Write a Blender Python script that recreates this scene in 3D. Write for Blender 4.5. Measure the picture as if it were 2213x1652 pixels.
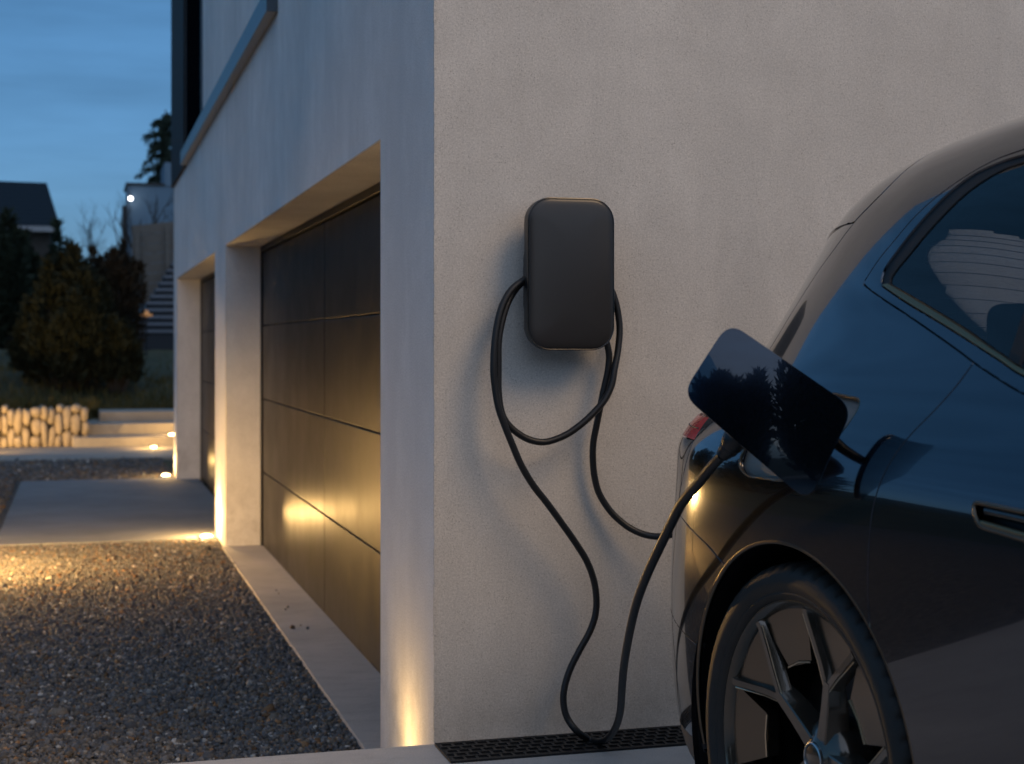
import bpy, bmesh, math, random
import numpy as np
from mathutils import Vector, Matrix, noise
from mathutils.geometry import delaunay_2d_cdt

for o in list(bpy.data.objects):
    bpy.data.objects.remove(o, do_unlink=True)
SC = bpy.context.scene
COL = SC.collection
R = math.radians
rnd = random.Random(7)
rng = np.random.default_rng(11)

# ---------------------------------------------------------------- camera
cam_d = bpy.data.cameras.new('camera')
cam = bpy.data.objects.new('camera', cam_d)
COL.objects.link(cam)
cam.location = (0, 0, 1.216)
cam.rotation_euler = (R(90), 0, R(-15.8))
cam_d.sensor_width = 36
cam_d.lens = 36 * 3300 / 2213
cam_d.shift_y = -81 / 2213
cam_d.clip_end = 2000
cam_d.clip_start = 0.05
cam_d.dof.use_dof = True
cam_d.dof.focus_distance = 3.9
cam_d.dof.aperture_fstop = 4.5
SC.camera = cam

# ---------------------------------------------------------------- sky
SUN_EL, SUN_AZ = 36, 184          # azimuth clockwise from +Y
world = bpy.data.worlds.new('World')
SC.world = world
world.use_nodes = True
wn, wl = world.node_tree.nodes, world.node_tree.links
sky = wn.new('ShaderNodeTexSky')
sky.sky_type = 'NISHITA'
sky.sun_disc = False
sky.sun_elevation = R(SUN_EL)
sky.sun_rotation = R(SUN_AZ)
sky.ozone_density = 10
sky.dust_density = 1.0
bg = wn['Background']
bg.inputs['Strength'].default_value = 0.085
# faint streaks of cloud drawn out along the horizon
tc = wn.new('ShaderNodeTexCoord')
mp = wn.new('ShaderNodeMapping')
mp.inputs['Scale'].default_value = (2.2, 2.2, 16)
cn = wn.new('ShaderNodeTexNoise')
cn.inputs['Scale'].default_value = 2.2
cn.inputs['Detail'].default_value = 6
cn.inputs['Roughness'].default_value = .55
cr = wn.new('ShaderNodeMapRange')
cr.inputs[1].default_value = .35; cr.inputs[2].default_value = .75
cr.inputs[3].default_value = .86; cr.inputs[4].default_value = 1.16
mx = wn.new('ShaderNodeMix'); mx.data_type = 'RGBA'; mx.blend_type = 'MULTIPLY'
mx.inputs[0].default_value = 1
wl.new(tc.outputs['Generated'], mp.inputs[0]); wl.new(mp.outputs[0], cn.inputs['Vector'])
wl.new(cn.outputs['Fac'], cr.inputs[0])
# even blue added to the sky, to brighten it overhead and light the side wall
sky_fill = wn.new('ShaderNodeMix'); sky_fill.data_type = 'RGBA'
sky_fill.inputs[0].default_value = .55
sky_fill.inputs[7].default_value = (.82, 2.75, 5.2, 1)
wl.new(sky.outputs[0], sky_fill.inputs[6])
wl.new(sky_fill.outputs[2], mx.inputs[6]); wl.new(cr.outputs[0], mx.inputs[7])
wl.new(mx.outputs[2], bg.inputs['Color'])

# ---------------------------------------------------------------- soft dusk sun, raised as fill for the terrace wall; added flood light below
sun_d = bpy.data.lights.new('sun', 'SUN')
sun_d.energy = .50
sun_d.angle = R(100)
sun_d.color = (1.0, .90, .80)
sun = bpy.data.objects.new('sun', sun_d)
COL.objects.link(sun)
_az, _el = R(SUN_AZ), R(SUN_EL)
to_sun = Vector((math.sin(_az) * math.cos(_el), math.cos(_az) * math.cos(_el), math.sin(_el)))
sun.rotation_euler = to_sun.to_track_quat('Z', 'Y').to_euler()
sun.location = to_sun * 30

SC.view_settings.view_transform = 'Standard'
SC.view_settings.look = 'None'
SC.view_settings.exposure = 0
SC.view_settings.gamma = 1
SC.render.engine = 'CYCLES'
SC.cycles.use_denoising = True
SC.cycles.use_adaptive_sampling = True
SC.cycles.adaptive_threshold = .025
SC.cycles.max_bounces = 6
SC.cycles.diffuse_bounces = 3
SC.cycles.glossy_bounces = 4
SC.cycles.transparent_max_bounces = 12
SC.cycles.sample_clamp_indirect = 4

# ---------------------------------------------------------------- helpers
def wmat(o):
    m = o.matrix_basis.copy()
    while o.parent:
        o = o.parent
        m = o.matrix_basis @ m
    return m

def tag(o, label=None, cat=None, group=None, kind=None):
    if label: o['label'] = label
    if cat: o['category'] = cat
    if group: o['group'] = group
    if kind: o['kind'] = kind
    return o

def empty(name, loc=(0, 0, 0), rz=0, parent=None):
    o = bpy.data.objects.new(name, None)
    o.empty_display_size = .1
    COL.objects.link(o)
    o.location = loc
    o.rotation_euler = (0, 0, rz)
    if parent:
        o.parent = parent
        o.location = wmat(parent).inverted() @ Vector(loc) if True else loc
    return o

def mk(name, verts, faces, mat=None, parent=None, smooth=None, bevel=0, seg=2, local=False):
    """one mesh object; verts in world space unless local"""
    me = bpy.data.meshes.new(name)
    if parent is not None and not local:
        inv = np.array(wmat(parent).inverted())
        V = np.asarray(verts, float).reshape(-1, 3)
        verts = (V @ inv[:3, :3].T + inv[:3, 3])
        verts = verts.tolist()
    elif isinstance(verts, np.ndarray):
        verts = verts.tolist()
    me.from_pydata(verts, [], faces)
    me.validate()
    o = bpy.data.objects.new(name, me)
    COL.objects.link(o)
    if parent is not None: o.parent = parent
    if mat is not None: me.materials.append(mat)
    if smooth is not None:
        me.polygons.foreach_set('use_smooth', [True] * len(me.polygons))
        me.set_sharp_from_angle(angle=R(smooth))
    if bevel:
        b = o.modifiers.new('bevel', 'BEVEL')
        b.width = bevel; b.segments = seg; b.limit_method = 'ANGLE'; b.angle_limit = R(35)
        b.harden_normals = True
        me.polygons.foreach_set('use_smooth', [True] * len(me.polygons))
    return o

class MB:
    def __init__(s): s.v = []; s.f = []
    def add(s, v, f):
        n = len(s.v)
        s.v += [tuple(p) for p in v]
        s.f += [tuple(i + n for i in q) for q in f]
        return s
    def box(s, x0, x1, y0, y1, z0, z1):
        return s.add([(x0,y0,z0),(x1,y0,z0),(x1,y1,z0),(x0,y1,z0),(x0,y0,z1),(x1,y0,z1),(x1,y1,z1),(x0,y1,z1)],
                     [(0,3,2,1),(4,5,6,7),(0,1,5,4),(1,2,6,5),(2,3,7,6),(3,0,4,7)])
    def tube(s, pts, rad, n=8, cap=True):
        pts = [Vector(p) for p in pts]
        m = len(pts)
        rads = rad if hasattr(rad, '__len__') else [rad] * m
        t0 = (pts[1] - pts[0]).normalized()
        a = t0.orthogonal().normalized()
        rings = []
        pt = t0
        for i in range(m):
            t = (pts[min(i+1, m-1)] - pts[max(i-1, 0)]).normalized()
            a = pt.rotation_difference(t) @ a
            a = (a - t * a.dot(t)).normalized()
            b = t.cross(a)
            pt = t
            rings.append([pts[i] + (a * math.cos(2*math.pi*k/n) + b * math.sin(2*math.pi*k/n)) * rads[i] for k in range(n)])
        V = [p for r_ in rings for p in r_]
        Fc = []
        for i in range(m - 1):
            for k in range(n):
                Fc.append((i*n+k, i*n+(k+1) % n, (i+1)*n+(k+1) % n, (i+1)*n+k))
        if cap:
            Fc.append(tuple(range(n-1, -1, -1))); Fc.append(tuple((m-1)*n+k for k in range(n)))
        return s.add(V, Fc)
    def lathe(s, prof, n=48, M=None, closed=False):
        """prof: (r, h) turned about local z"""
        m = len(prof)
        V = []
        for k in range(n):
            c, d = math.cos(2*math.pi*k/n), math.sin(2*math.pi*k/n)
            for (r_, h) in prof: V.append(Vector((r_*c, r_*d, h)))
        if M is not None: V = [M @ p for p in V]
        Fc = []
        for k in range(n):
            k2 = (k+1) % n
            for j in range(m - 1 + (1 if closed else 0)):
                j2 = (j+1) % m
                Fc.append((k*m+j, k2*m+j, k2*m+j2, k*m+j2))
        return s.add(V, Fc)
    def prism(s, poly, fn0, fn1):
        """poly list of 2-D points; fn0/fn1 map a point to 3-D for the two caps"""
        n = len(poly)
        return s.add([fn0(p) for p in poly] + [fn1(p) for p in poly],
                     [tuple(range(n-1, -1, -1)), tuple(range(n, 2*n))] + [(i, (i+1) % n, n+(i+1) % n, n+i) for i in range(n)])
    def build(s, name, mat, parent=None, **k):
        return mk(name, s.v, s.f, mat, parent, **k)

def rrect(w, h, r, n=8):
    out = []
    for cx, cy, a0 in ((w/2-r, h/2-r, 0), (-w/2+r, h/2-r, 90), (-w/2+r, -h/2+r, 180), (w/2-r, -h/2+r, 270)):
        for i in range(n + 1):
            a = R(a0 + 90*i/n)
            out.append((cx + r*math.cos(a), cy + r*math.sin(a)))
    return out

def catmull(pts, n=10):
    P = [Vector(p) for p in pts]
    P = [P[0]*2 - P[1]] + P + [P[-1]*2 - P[-2]]
    out = []
    for i in range(1, len(P) - 2):
        for k in range(n):
            t = k / n
            a, b, c, d = P[i-1], P[i], P[i+1], P[i+2]
            out.append(.5*((2*b) + (c-a)*t + (2*a-5*b+4*c-d)*t*t + (3*b-a-3*c+d)*t**3))
    out.append(P[-2].copy())
    return out

# ---------------------------------------------------------------- materials
def mat(name, col=(.5,.5,.5), rough=.6, metal=0., **kw):
    m = bpy.data.materials.new(name)
    m.use_nodes = True
    b = m.node_tree.nodes['Principled BSDF']
    b.inputs['Base Color'].default_value = (*col, 1)
    b.inputs['Roughness'].default_value = rough
    b.inputs['Metallic'].default_value = metal
    for k, v in kw.items(): b.inputs[k.replace('_', ' ')].default_value = v
    return m

class NG:
    """small node helper"""
    def __init__(s, m):
        s.t = m.node_tree; s.n = s.t.nodes; s.b = s.n['Principled BSDF']
        s.tc = s.n.new('ShaderNodeTexCoord'); s.obj = s.tc.outputs['Object']
    def l(s, a, b): s.t.links.new(a, b)
    def noise(s, scale, detail=4, rough=.55, vec=None, stretch=None):
        q = s.n.new('ShaderNodeTexNoise')
        q.inputs['Scale'].default_value = scale; q.inputs['Detail'].default_value = detail; q.inputs['Roughness'].default_value = rough
        v = vec or s.obj
        if stretch:
            mp = s.n.new('ShaderNodeMapping'); mp.inputs['Scale'].default_value = stretch
            s.l(v, mp.inputs[0]); v = mp.outputs[0]
        s.l(v, q.inputs['Vector'])
        return q.outputs['Fac']
    def voro(s, scale, feature='F1', vec=None):
        q = s.n.new('ShaderNodeTexVoronoi'); q.feature = feature
        q.inputs['Scale'].default_value = scale
        s.l(vec or s.obj, q.inputs['Vector'])
        return q
    def ramp(s, fac, stops):
        q = s.n.new('ShaderNodeValToRGB')
        e = q.color_ramp.elements
        while len(e) < len(stops): e.new(.5)
        for i, (p, c) in enumerate(stops):
            e[i].position = p
            e[i].color = (*c, 1) if hasattr(c, '__len__') else (c, c, c, 1)
        s.l(fac, q.inputs[0])
        return q.outputs['Color']
    def mix(s, a, b, fac, mode='MIX'):
        q = s.n.new('ShaderNodeMix'); q.data_type = 'RGBA'; q.blend_type = mode
        for idx, v in ((6, a), (7, b), (0, fac)):
            sock = q.inputs[idx]
            if isinstance(v, (int, float)): sock.default_value = v if idx == 0 else (v, v, v, 1)
            elif isinstance(v, tuple): sock.default_value = (*v, 1)
            else: s.l(v, sock)
        return q.outputs[2]
    def math(s, op, a, b=None):
        q = s.n.new('ShaderNodeMath'); q.operation = op
        for sock, v in ((q.inputs[0], a), (q.inputs[1], b)):
            if v is None: continue
            if isinstance(v, (int, float)): sock.default_value = v
            else: s.l(v, sock)
        return q.outputs[0]
    def bump(s, h, strength=.3, dist=.01):
        q = s.n.new('ShaderNodeBump')
        q.inputs['Strength'].default_value = strength; q.inputs['Distance'].default_value = dist
        s.l(h, q.inputs['Height'])
        s.l(q.outputs[0], s.b.inputs['Normal'])
    def color(s, c): s.l(c, s.b.inputs['Base Color'])
    def rough(s, c): s.l(c, s.b.inputs['Roughness'])

def m_plaster(name, base, fine):
    m = mat(name, base, .9, Specular_IOR_Level=.2)
    g = NG(m)
    big = g.noise(.9, 5, .6)
    mid = g.noise(5.5, 5, .65)
    streak = g.noise(1.0, 5, .6, stretch=(3.2, 3.2, .35))
    grain = g.noise(240, 3, .7)
    c = g.mix(tuple(v*.86 for v in base), tuple(min(1, v*1.1) for v in base), g.ramp(big, [(.32, 0.), (.68, 1.)]))
    c = g.mix(c, tuple(v*.86 for v in base), g.ramp(mid, [(.42, 0.), (.8, .8)]))
    c = g.mix(c, (base[0]*.84, base[1]*.85, base[2]*.86), g.ramp(streak, [(.48, 0.), (.75, .7)]))
    trow = g.noise(2.4, 6, .72, stretch=(1.7, 1.7, .8))
    c = g.mix(c, tuple(min(1, v*1.10) for v in base), g.ramp(trow, [(.50, 0.), (.70, .55)]))
    xyz = g.n.new('ShaderNodeSeparateXYZ'); g.l(g.obj, xyz.inputs[0])
    splash = g.math('MULTIPLY', g.ramp(xyz.outputs['Z'], [(.30, 1.), (.62, 0.)]), g.ramp(g.noise(7, 5, .7), [(.40, 0.), (.66, .55)]))
    c = g.mix(c, (base[0]*.62, base[1]*.60, base[2]*.57), splash)
    sp = g.voro(165)
    dens = g.noise(9, 4, .6)
    # scattered dark pores, some areas denser than others
    pore = g.math('MULTIPLY', g.ramp(sp.outputs['Distance'], [(.14, 1.), (.30, 0.)]), g.ramp(g.noise(46, 2, .5), [(.43, 0.), (.55, 1.)]))
    pore = g.math('MULTIPLY', pore, g.ramp(dens, [(.35, .25), (.65, 1.)]))
    c = g.mix(c, (base[0]*.42, base[1]*.40, base[2]*.38), g.math('MULTIPLY', pore, fine))
    gr = g.ramp(g.math('ADD', g.math('MULTIPLY', grain, .55), g.math('MULTIPLY', g.noise(150, 3, .65), .45)), [(.36, .77), (.64, 1.18)])
    c = g.mix(c, gr, 1., 'MULTIPLY')
    g.color(c)
    h = g.math('ADD', g.math('MULTIPLY', grain, .5), g.math('MULTIPLY', g.noise(90, 4, .6), .6))
    h = g.math('SUBTRACT', h, g.math('MULTIPLY', pore, .8))
    h = g.math('ADD', h, g.math('MULTIPLY', mid, .9))
    g.bump(h, .34, .003)
    return m

def m_concrete(name, base, speck=.4, sc=1.):
    m = mat(name, base, .82, Specular_IOR_Level=.3)
    g = NG(m)
    c = g.mix(tuple(v*.8 for v in base), tuple(v*1.14 for v in base), g.ramp(g.noise(1.3*sc, 6, .62), [(.3, 0.), (.7, 1.)]))
    c = g.mix(c, tuple(v*.72 for v in base), g.ramp(g.noise(4.5*sc, 6, .65, stretch=(1, 2.4, 1)), [(.5, 0.), (.78, .8)]))
    sp = g.ramp(g.noise(210, 2, .6), [(.36, .55), (.52, 1.)])
    c = g.mix(c, sp, speck, 'MULTIPLY')
    g.color(c)
    g.bump(g.math('ADD', g.noise(160, 3, .6), g.math('MULTIPLY', g.noise(14, 4, .6), .8)), .35, .003)
    return m

M = {}
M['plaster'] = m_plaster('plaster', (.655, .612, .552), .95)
M['plaster_side'] = m_plaster('plaster_side', (.80, .79, .78), .35)  # same render, paler and cooler to make up for weak light on this wall
M['concrete'] = m_concrete('concrete', (.47, .44, .41))
M['threshold'] = m_concrete('threshold', (.44, .41, .38), .3)
M['slab'] = m_concrete('slab', (.25, .255, .26), .2)
M['step'] = m_concrete('step', (.42, .38, .33), .2)
M['black'] = mat('black', (.006, .006, .007), .5)
M['gasket'] = mat('gasket', (.008, .008, .009), .6)
M['dark_metal'] = mat('dark_metal', (.035, .038, .042), .42, .6)
M['steel'] = mat('steel', (.55, .57, .6), .28, 1.)
M['zinc'] = mat('zinc', (.42, .46, .5), .34, .9)
M['black_plastic'] = mat('black_plastic', (.012, .0125, .014), .38)

def m_door():
    m = mat('garage_panel', (.030, .027, .025), .34, .0, Specular_IOR_Level=.16)
    g = NG(m)
    g.color(g.mix((.016, .015, .0148), (.024, .022, .021), g.noise(2.2, 4, .6)))
    g.rough(g.ramp(g.noise(3, 5, .6), [(.3, .33), (.7, .42)]))
    g.bump(g.noise(600, 2, .5), .04, .001)
    return m
M['garage_panel'] = m_door()
def emis(name, col, st):
    m = mat(name, col, .4)
    b = m.node_tree.nodes['Principled BSDF']
    b.inputs['Emission Color'].default_value = (*col, 1)
    b.inputs['Emission Strength'].default_value = st
    return m
M['lamp_lens'] = emis('lamp_lens', (1., .66, .28), 60)
M['path_lens'] = emis('path_lens', (1., .57, .18), 4400)
M['lamp_white'] = emis('lamp_white', (1., .97, .95), 14)
M['lamp_amber'] = emis('lamp_amber', (1., .42, .12), .14)
# ================================================================ the setting
ZG = -.30          # driveway level; the parking terrace is at 0
CX, CY = 1.04, 4.544   # the house corner

def terrain_z(x, y):
    """rising garden behind the drive"""
    z = ZG - .03
    t = min(1, max(0, (y - 24.3) / 3.0))
    z += t * .85
    z += max(0, min(y, 52) - 26.5) * .075
    z += max(0, -x - 3) * .06 * min(1, max(0, (y - 12) / 14))
    if y > 75: z += 2.2 * min(1, (y-75)/60)
    return z + (.10 * math.sin(x*.9 + y*.33) + .07 * math.sin(x*2.1 - y*.8)) * min(1, max(0, (y-24)/4))

def grid_ground():
    xs = sorted(set([-160, -110, -80, -60, -45, -36] + [-30 + i*1.5 for i in range(40)] + [32, 40, 55, 80, 120, 160]))
    ys = sorted(set([-160, -100, -60, -35, -20, -10, 0, 5, 10, 15, 20] + [22 + .5*i for i in range(20)] + [32 + 1.5*i for i in range(30)] + [80, 90, 105, 125, 150, 190, 240]))
    V = [(x, y, terrain_z(x, y) if y > 5 else ZG - .03) for y in ys for x in xs]
    n = len(xs)
    Fc = [(j*n+i, j*n+i+1, (j+1)*n+i+1, (j+1)*n+i) for j in range(len(ys)-1) for i in range(n-1)]
    return V, Fc
mg = mat('garden_soil', (.045, .05, .028), .95)
g = NG(mg)
c = g.mix((.050, .058, .030), (.12, .115, .062), g.ramp(g.noise(.8, 6, .65), [(.3, 0.), (.7, 1.)]))
c = g.mix(c, (.09, .06, .035), g.ramp(g.noise(3.2, 5, .7), [(.5, 0.), (.72, .7)]))
g.color(c); g.bump(g.noise(14, 6, .7), .8, .08)
V, Fc = grid_ground()
tag(mk('ground', V, Fc, mg, smooth=80), kind='structure')

# parking terrace the car stands on: one slab, a real step above the drive
mb = MB().box(-9, CX + .004, -14, CY - .004, -.6, 0)
mb2 = MB().box(-9, 14, -14, CY - .002, -.6, 0)
terrace = tag(mb2.build('terrace', M['concrete'], bevel=.006), kind='structure')

# gravel drive
mgr = mat('gravel_bed', (.10, .095, .09), .95)
g = NG(mgr)
vo = g.voro(62)
c = g.mix(g.ramp(vo.outputs['Color'], [(.1, (.06, .056, .052)), (.5, (.13, .12, .11)), (.9, (.23, .19, .15))]), 0., g.ramp(vo.outputs['Distance'], [(.5, 0.), (1.1, .9)]))
g.color(c)
g.bump(g.ramp(vo.outputs['Distance'], [(0., 1.), (.9, 0.)]), 1., .015)
mb = MB().add([(-7, CY + .0, ZG-.004), (CX - .004, CY + .0, ZG-.004), (CX - .004, 21.2, ZG-.004), (-7, 21.2, ZG-.004)], [(0,1,2,3)])
tag(mb.build('gravel_drive', mgr), kind='structure')

def scatter_stones(name, regions, seed, mat_):
    r_ = np.random.default_rng(seed)
    t = (1 + 5 ** .5) / 2
    ico = np.array([(-1,t,0),(1,t,0),(-1,-t,0),(1,-t,0),(0,-1,t),(0,1,t),(0,-1,-t),(0,1,-t),(t,0,-1),(t,0,1),(-t,0,-1),(-t,0,1)], float)
    ico /= np.linalg.norm(ico[0])
    fc = np.array([(0,11,5),(0,5,1),(0,1,7),(0,7,10),(0,10,11),(1,5,9),(5,11,4),(11,10,2),(10,7,6),(7,1,8),(3,9,4),(3,4,2),(3,2,6),(3,6,8),(3,8,9),(4,9,5),(2,4,11),(6,2,10),(8,6,7),(9,8,1)])
    Vs, Cs = [], []
    for (n, fx, size) in regions:
        P = fx(r_, n)
        n = len(P)
        v = ico[None] * (1 + r_.uniform(-.28, .28, (n, 12, 1)))
        sc = size * np.exp(r_.normal(0, .28, (n, 1, 1))) * np.stack([r_.uniform(.75, 1.35, n), r_.uniform(.75, 1.2, n), r_.uniform(.5, .9, n)], -1)[:, None, :]
        v = v * sc
        ax = r_.normal(size=(n, 3)); ax[:, 2] *= 2.2; ax /= np.linalg.norm(ax, axis=1, keepdims=True)
        an = r_.uniform(0, 6.28, n)[:, None, None]
        k = ax[:, None, :]
        v = v*np.cos(an) + np.cross(np.broadcast_to(k, v.shape), v)*np.sin(an) + k*(v*k).sum(-1, keepdims=True)*(1-np.cos(an))
        Vs.append(v + P[:, None, :])
        pick = r_.random(n)
        base = np.where(pick[:, None] < .62, np.array([.132, .132, .136]), np.where(pick[:, None] < .88, np.array([.185, .160, .132]), np.where(pick[:, None] < .96, np.array([.24, .145, .08]), np.array([.40, .38, .35]))))
        cc = base * np.exp(r_.normal(0, .26, (n, 1)))
        Cs.append(np.repeat(np.clip(cc, .02, .7)[:, None, :], 12, 1))
    V = np.concatenate(Vs).reshape(-1, 3); C = np.concatenate(Cs).reshape(-1, 3)
    n = len(V)//12
    Fc = (fc[None] + (np.arange(n)*12)[:, None, None]).reshape(-1, 3)
    me = bpy.data.meshes.new(name)
    me.vertices.add(len(V)); me.vertices.foreach_set('co', V.ravel().astype(np.float32))
    me.loops.add(Fc.size); me.loops.foreach_set('vertex_index', Fc.ravel().astype(np.int32))
    me.polygons.add(len(Fc)); me.polygons.foreach_set('loop_start', (np.arange(len(Fc))*3).astype(np.int32)); me.polygons.foreach_set('loop_total', np.full(len(Fc), 3, np.int32))
    me.update()
    at = me.color_attributes.new('tint', 'FLOAT_COLOR', 'POINT')
    at.data.foreach_set('color', np.concatenate([C, np.ones((len(C), 1))], 1).ravel().astype(np.float32))
    me.materials.append(mat_)
    o = bpy.data.objects.new(name, me); COL.objects.link(o)
    return o
mst = mat('gravel_stone', (.2, .2, .2), .9, Specular_IOR_Level=.1)
g = NG(mst)
at = g.n.new('ShaderNodeAttribute'); at.attribute_name = 'tint'
g.color(g.mix(at.outputs['Color'], g.ramp(g.noise(160, 3, .6), [(.3, .7), (.7, 1.2)]), 1., 'MULTIPLY'))
def reg(x0, x1, y0, y1, keep=None, zj=.006, z=ZG):
    def f(r_, n):
        P = np.stack([r_.uniform(x0, x1, n), r_.uniform(y0, y1, n), z + r_.uniform(-.002, zj, n)], -1)
        return P[keep(P)] if keep else P
    return f
def wedge(P):   # the ground in front of the slab that lies near the view, with a margin
    return P[:, 0] > -.75 - .07*(P[:, 1]-5)
tag(scatter_stones('gravel_stones', [
    (100000, reg(-1.1, CX-.012, CY+.02, 12.0, wedge, .0075), .0088),
    (9000, reg(-2.2, CX-.012, 17.75, 20.75, None, .01), .017),
    (5000, reg(-2.3, -.68, 12.0, 17.75, None, .01), .016),
    (420, reg(-1.0, CX-.02, CY+.04, 11.9, wedge, .010), .017)], 5, mst), 'loose grey and tan gravel stones on the drive', 'gravel', kind='stuff')
tag(scatter_stones('loose_stones', [(7, lambda r_, n: np.stack([r_.uniform(1.04, 1.16, n), r_.uniform(8.0, 9.4, n), np.full(n, ZG+.028)], -1), .007)], 9, mst), 'few stray stones kicked onto the garage threshold', 'gravel', kind='stuff')

# smooth slab in front of the second garage
tag(MB().box(-.62, CX + .24, 12.03, 17.6, ZG-.2, ZG+.018).build('path', M['slab'], bevel=.008), kind='structure')

# ================================================================ the house
X0, XD = CX, CX + .267                # wall face, garage door face
Y = dict(a=CY, b=5.419, c=11.478, d=12.41, e=17.37, f=17.96)
ZT, ZL, ZR = 1.95, 3.03, 6.4          # head of the openings, ledge, eaves
house = empty('house', (CX, CY, ZG))
tag(house, 'modern house with pale rendered walls and two dark garage doors', 'house')

def house_walls():
    bm = bmesh.new()
    cache = {}
    def v(x, y, z):
        k = (round(x, 4), round(y, 4), round(z, 4))
        if k not in cache: cache[k] = bm.verts.new(k)
        return cache[k]
    def q(*p):
        return bm.faces.new([v(*a) for a in p])
    zb = -.7
    ys = [Y['a'], Y['b'], Y['c'], Y['d'], Y['e'], Y['f']]
    zs = [zb, ZT, ZR]
    side = []
    for i in range(5):
        for j in range(2):
            if j == 0 and i in (1, 3): continue
            side.append(q((X0, ys[i+1], zs[j]), (X0, ys[i], zs[j]), (X0, ys[i], zs[j+1]), (X0, ys[i+1], zs[j+1])))
    XB = XD + .12
    for a, b in (('b', 'c'), ('d', 'e')):
        side.append(q((X0, Y[a], zb), (XB, Y[a], zb), (XB, Y[a], ZT), (X0, Y[a], ZT)))
        side.append(q((XB, Y[b], zb), (X0, Y[b], zb), (X0, Y[b], ZT), (XB, Y[b], ZT)))
        side.append(q((X0, Y[a], ZT), (XB, Y[a], ZT), (XB, Y[b], ZT), (X0, Y[b], ZT)))
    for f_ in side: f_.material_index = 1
    q((X0, Y['a'], zb), (14, Y['a'], zb), (14, Y['a'], ZT), (X0, Y['a'], ZT))
    q((X0, Y['a'], ZT), (14, Y['a'], ZT), (14, Y['a'], ZR), (X0, Y['a'], ZR))
    q((14, Y['a'], zb), (14, Y['f'], zb), (14, Y['f'], ZT), (14, Y['a'], ZT))
    q((14, Y['a'], ZT), (14, Y['f'], ZT), (14, Y['f'], ZR), (14, Y['a'], ZR))
    q((14, Y['f'], zb), (X0, Y['f'], zb), (X0, Y['f'], ZT), (14, Y['f'], ZT))
    q((14, Y['f'], ZT), (X0, Y['f'], ZT), (X0, Y['f'], ZR), (14, Y['f'], ZR))
    bmesh.ops.recalc_face_normals(bm, faces=bm.faces)
    off = Vector((CX, CY, ZG))
    for p in bm.verts: p.co -= off
    me = bpy.data.meshes.new('wall')
    bm.to_mesh(me)
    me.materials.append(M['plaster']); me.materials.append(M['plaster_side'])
    o = bpy.data.objects.new('wall', me); COL.objects.link(o); o.parent = house
    b = o.modifiers.new('bevel', 'BEVEL'); b.width = .007; b.segments = 3; b.limit_method = 'ANGLE'; b.angle_limit = R(40); b.harden_normals = True
    b.material = 0
    me.polygons.foreach_set('use_smooth', [True]*len(me.polygons))
    return o
wall = house_walls()

# slightly crumbly render bead down the corner
bead = MB()
pts = []
zz = 0.003
rr = random.Random(3)
while zz < 2.9:
    s_ = rr.uniform(.004, .010)
    h = rr.uniform(.012, .05)
    k = rr.uniform(.0010, .0034)
    bead.box(CX + .001 - k, CX + .006, CY + .001 - k, CY + .006 + rr.uniform(0, .003), zz, zz + h)
    zz += h + rr.uniform(-.002, .003)
bead.build('corner_bead', M['plaster'], house)

def roof():
    m = MB().box(CX-.35, 14.3, CY-.25, Y['f']+.35, ZR+.002, ZR+.25)
    return m.build('roof', M['dark_metal'], house, bevel=.01)
roof()

# garage doors: frame, then each panel a piece of its own
def garage_door(ya, yb, rows=4, cols=2):
    d = empty('garage_door', (XD, (ya+yb)/2, ZG), parent=house)
    fr = MB()
    w = .05
    fr.box(XD-.012, XD+.05, ya+.002, ya+w, ZG+.0, ZT-.002)
    fr.box(XD-.012, XD+.05, yb-w, yb-.002, ZG+.0, ZT-.002)
    fr.box(XD-.011, XD+.05, ya+w+.001, yb-w-.001, ZT-.045, ZT-.003)
    fr.build('door_frame', M['black'], d, bevel=.003)
    MB().box(XD+.052, XD+.075, ya+.003, yb-.003, ZG, ZT-.004).build('backing', M['black'], d)
    y0, y1, z0, z1 = ya+w+.012, yb-w-.012, ZG+.028, ZT-.052
    for i in range(cols):
        for j in range(rows):
            gy, gz = .009, .008
            pa = y0 + (y1-y0)*i/cols + gy/2; pb = y0 + (y1-y0)*(i+1)/cols - gy/2
            za = z0 + (z1-z0)*j/rows + gz/2; zb = z0 + (z1-z0)*(j+1)/rows - gz/2
            dx = rr.uniform(-.0012, .0012)
            MB().box(XD+dx, XD+.045, pa, pb, za, zb).build('panel', M['garage_panel'], d, bevel=.004, seg=3)
    MB().box(XD+.004, XD+.04, y0, y1, ZG+.004, ZG+.026).build('bottom_seal', M['gasket'], d)
    return d
garage_door(Y['b'], Y['c'])
garage_door(Y['d'], Y['e'])
# concrete thresholds in the openings
th = MB().box(CX-.028, XD+.10, Y['b']+.002, Y['c']-.002, ZG-.25, ZG+.022)
th.build('threshold', M['threshold'], house, bevel=.006)

# upper floor: dark corner cladding, tall window and the long metal ledge
MB().box(CX-.03, CX+.05, 15.80, Y['f']+.03, ZL-.01, ZR-.02).build('cladding', mat('slate_cladding', (.022, .024, .028), .7, Specular_IOR_Level=.2), house, bevel=.004)
win = empty('window', (CX, 14.75, ZL+.15), parent=house)
fr = MB()
fr.box(CX-.012, CX+.004, 13.68, 13.75, ZL+.14, ZR-.03); fr.box(CX-.011, CX+.004, 15.74, 15.798, ZL+.14, ZR-.03)
fr.box(CX-.012, CX+.004, 13.752, 15.738, ZL+.14, ZL+.2)
fr.build('frame', M['dark_metal'], win, bevel=.003)
MB().box(CX-.002, CX+.003, 13.752, 15.738, ZL+.202, ZR-.03).build('pane', mat('window_glass', (.004, .005, .007), .9, Specular_IOR_Level=0.), win)
MB().box(CX-.062, CX-.001, 8.37, 15.797, ZL+.002, ZL+.135).build('ledge', mat('ledge_metal', (.085, .105, .125), .38, .8), house, bevel=.004)

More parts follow.
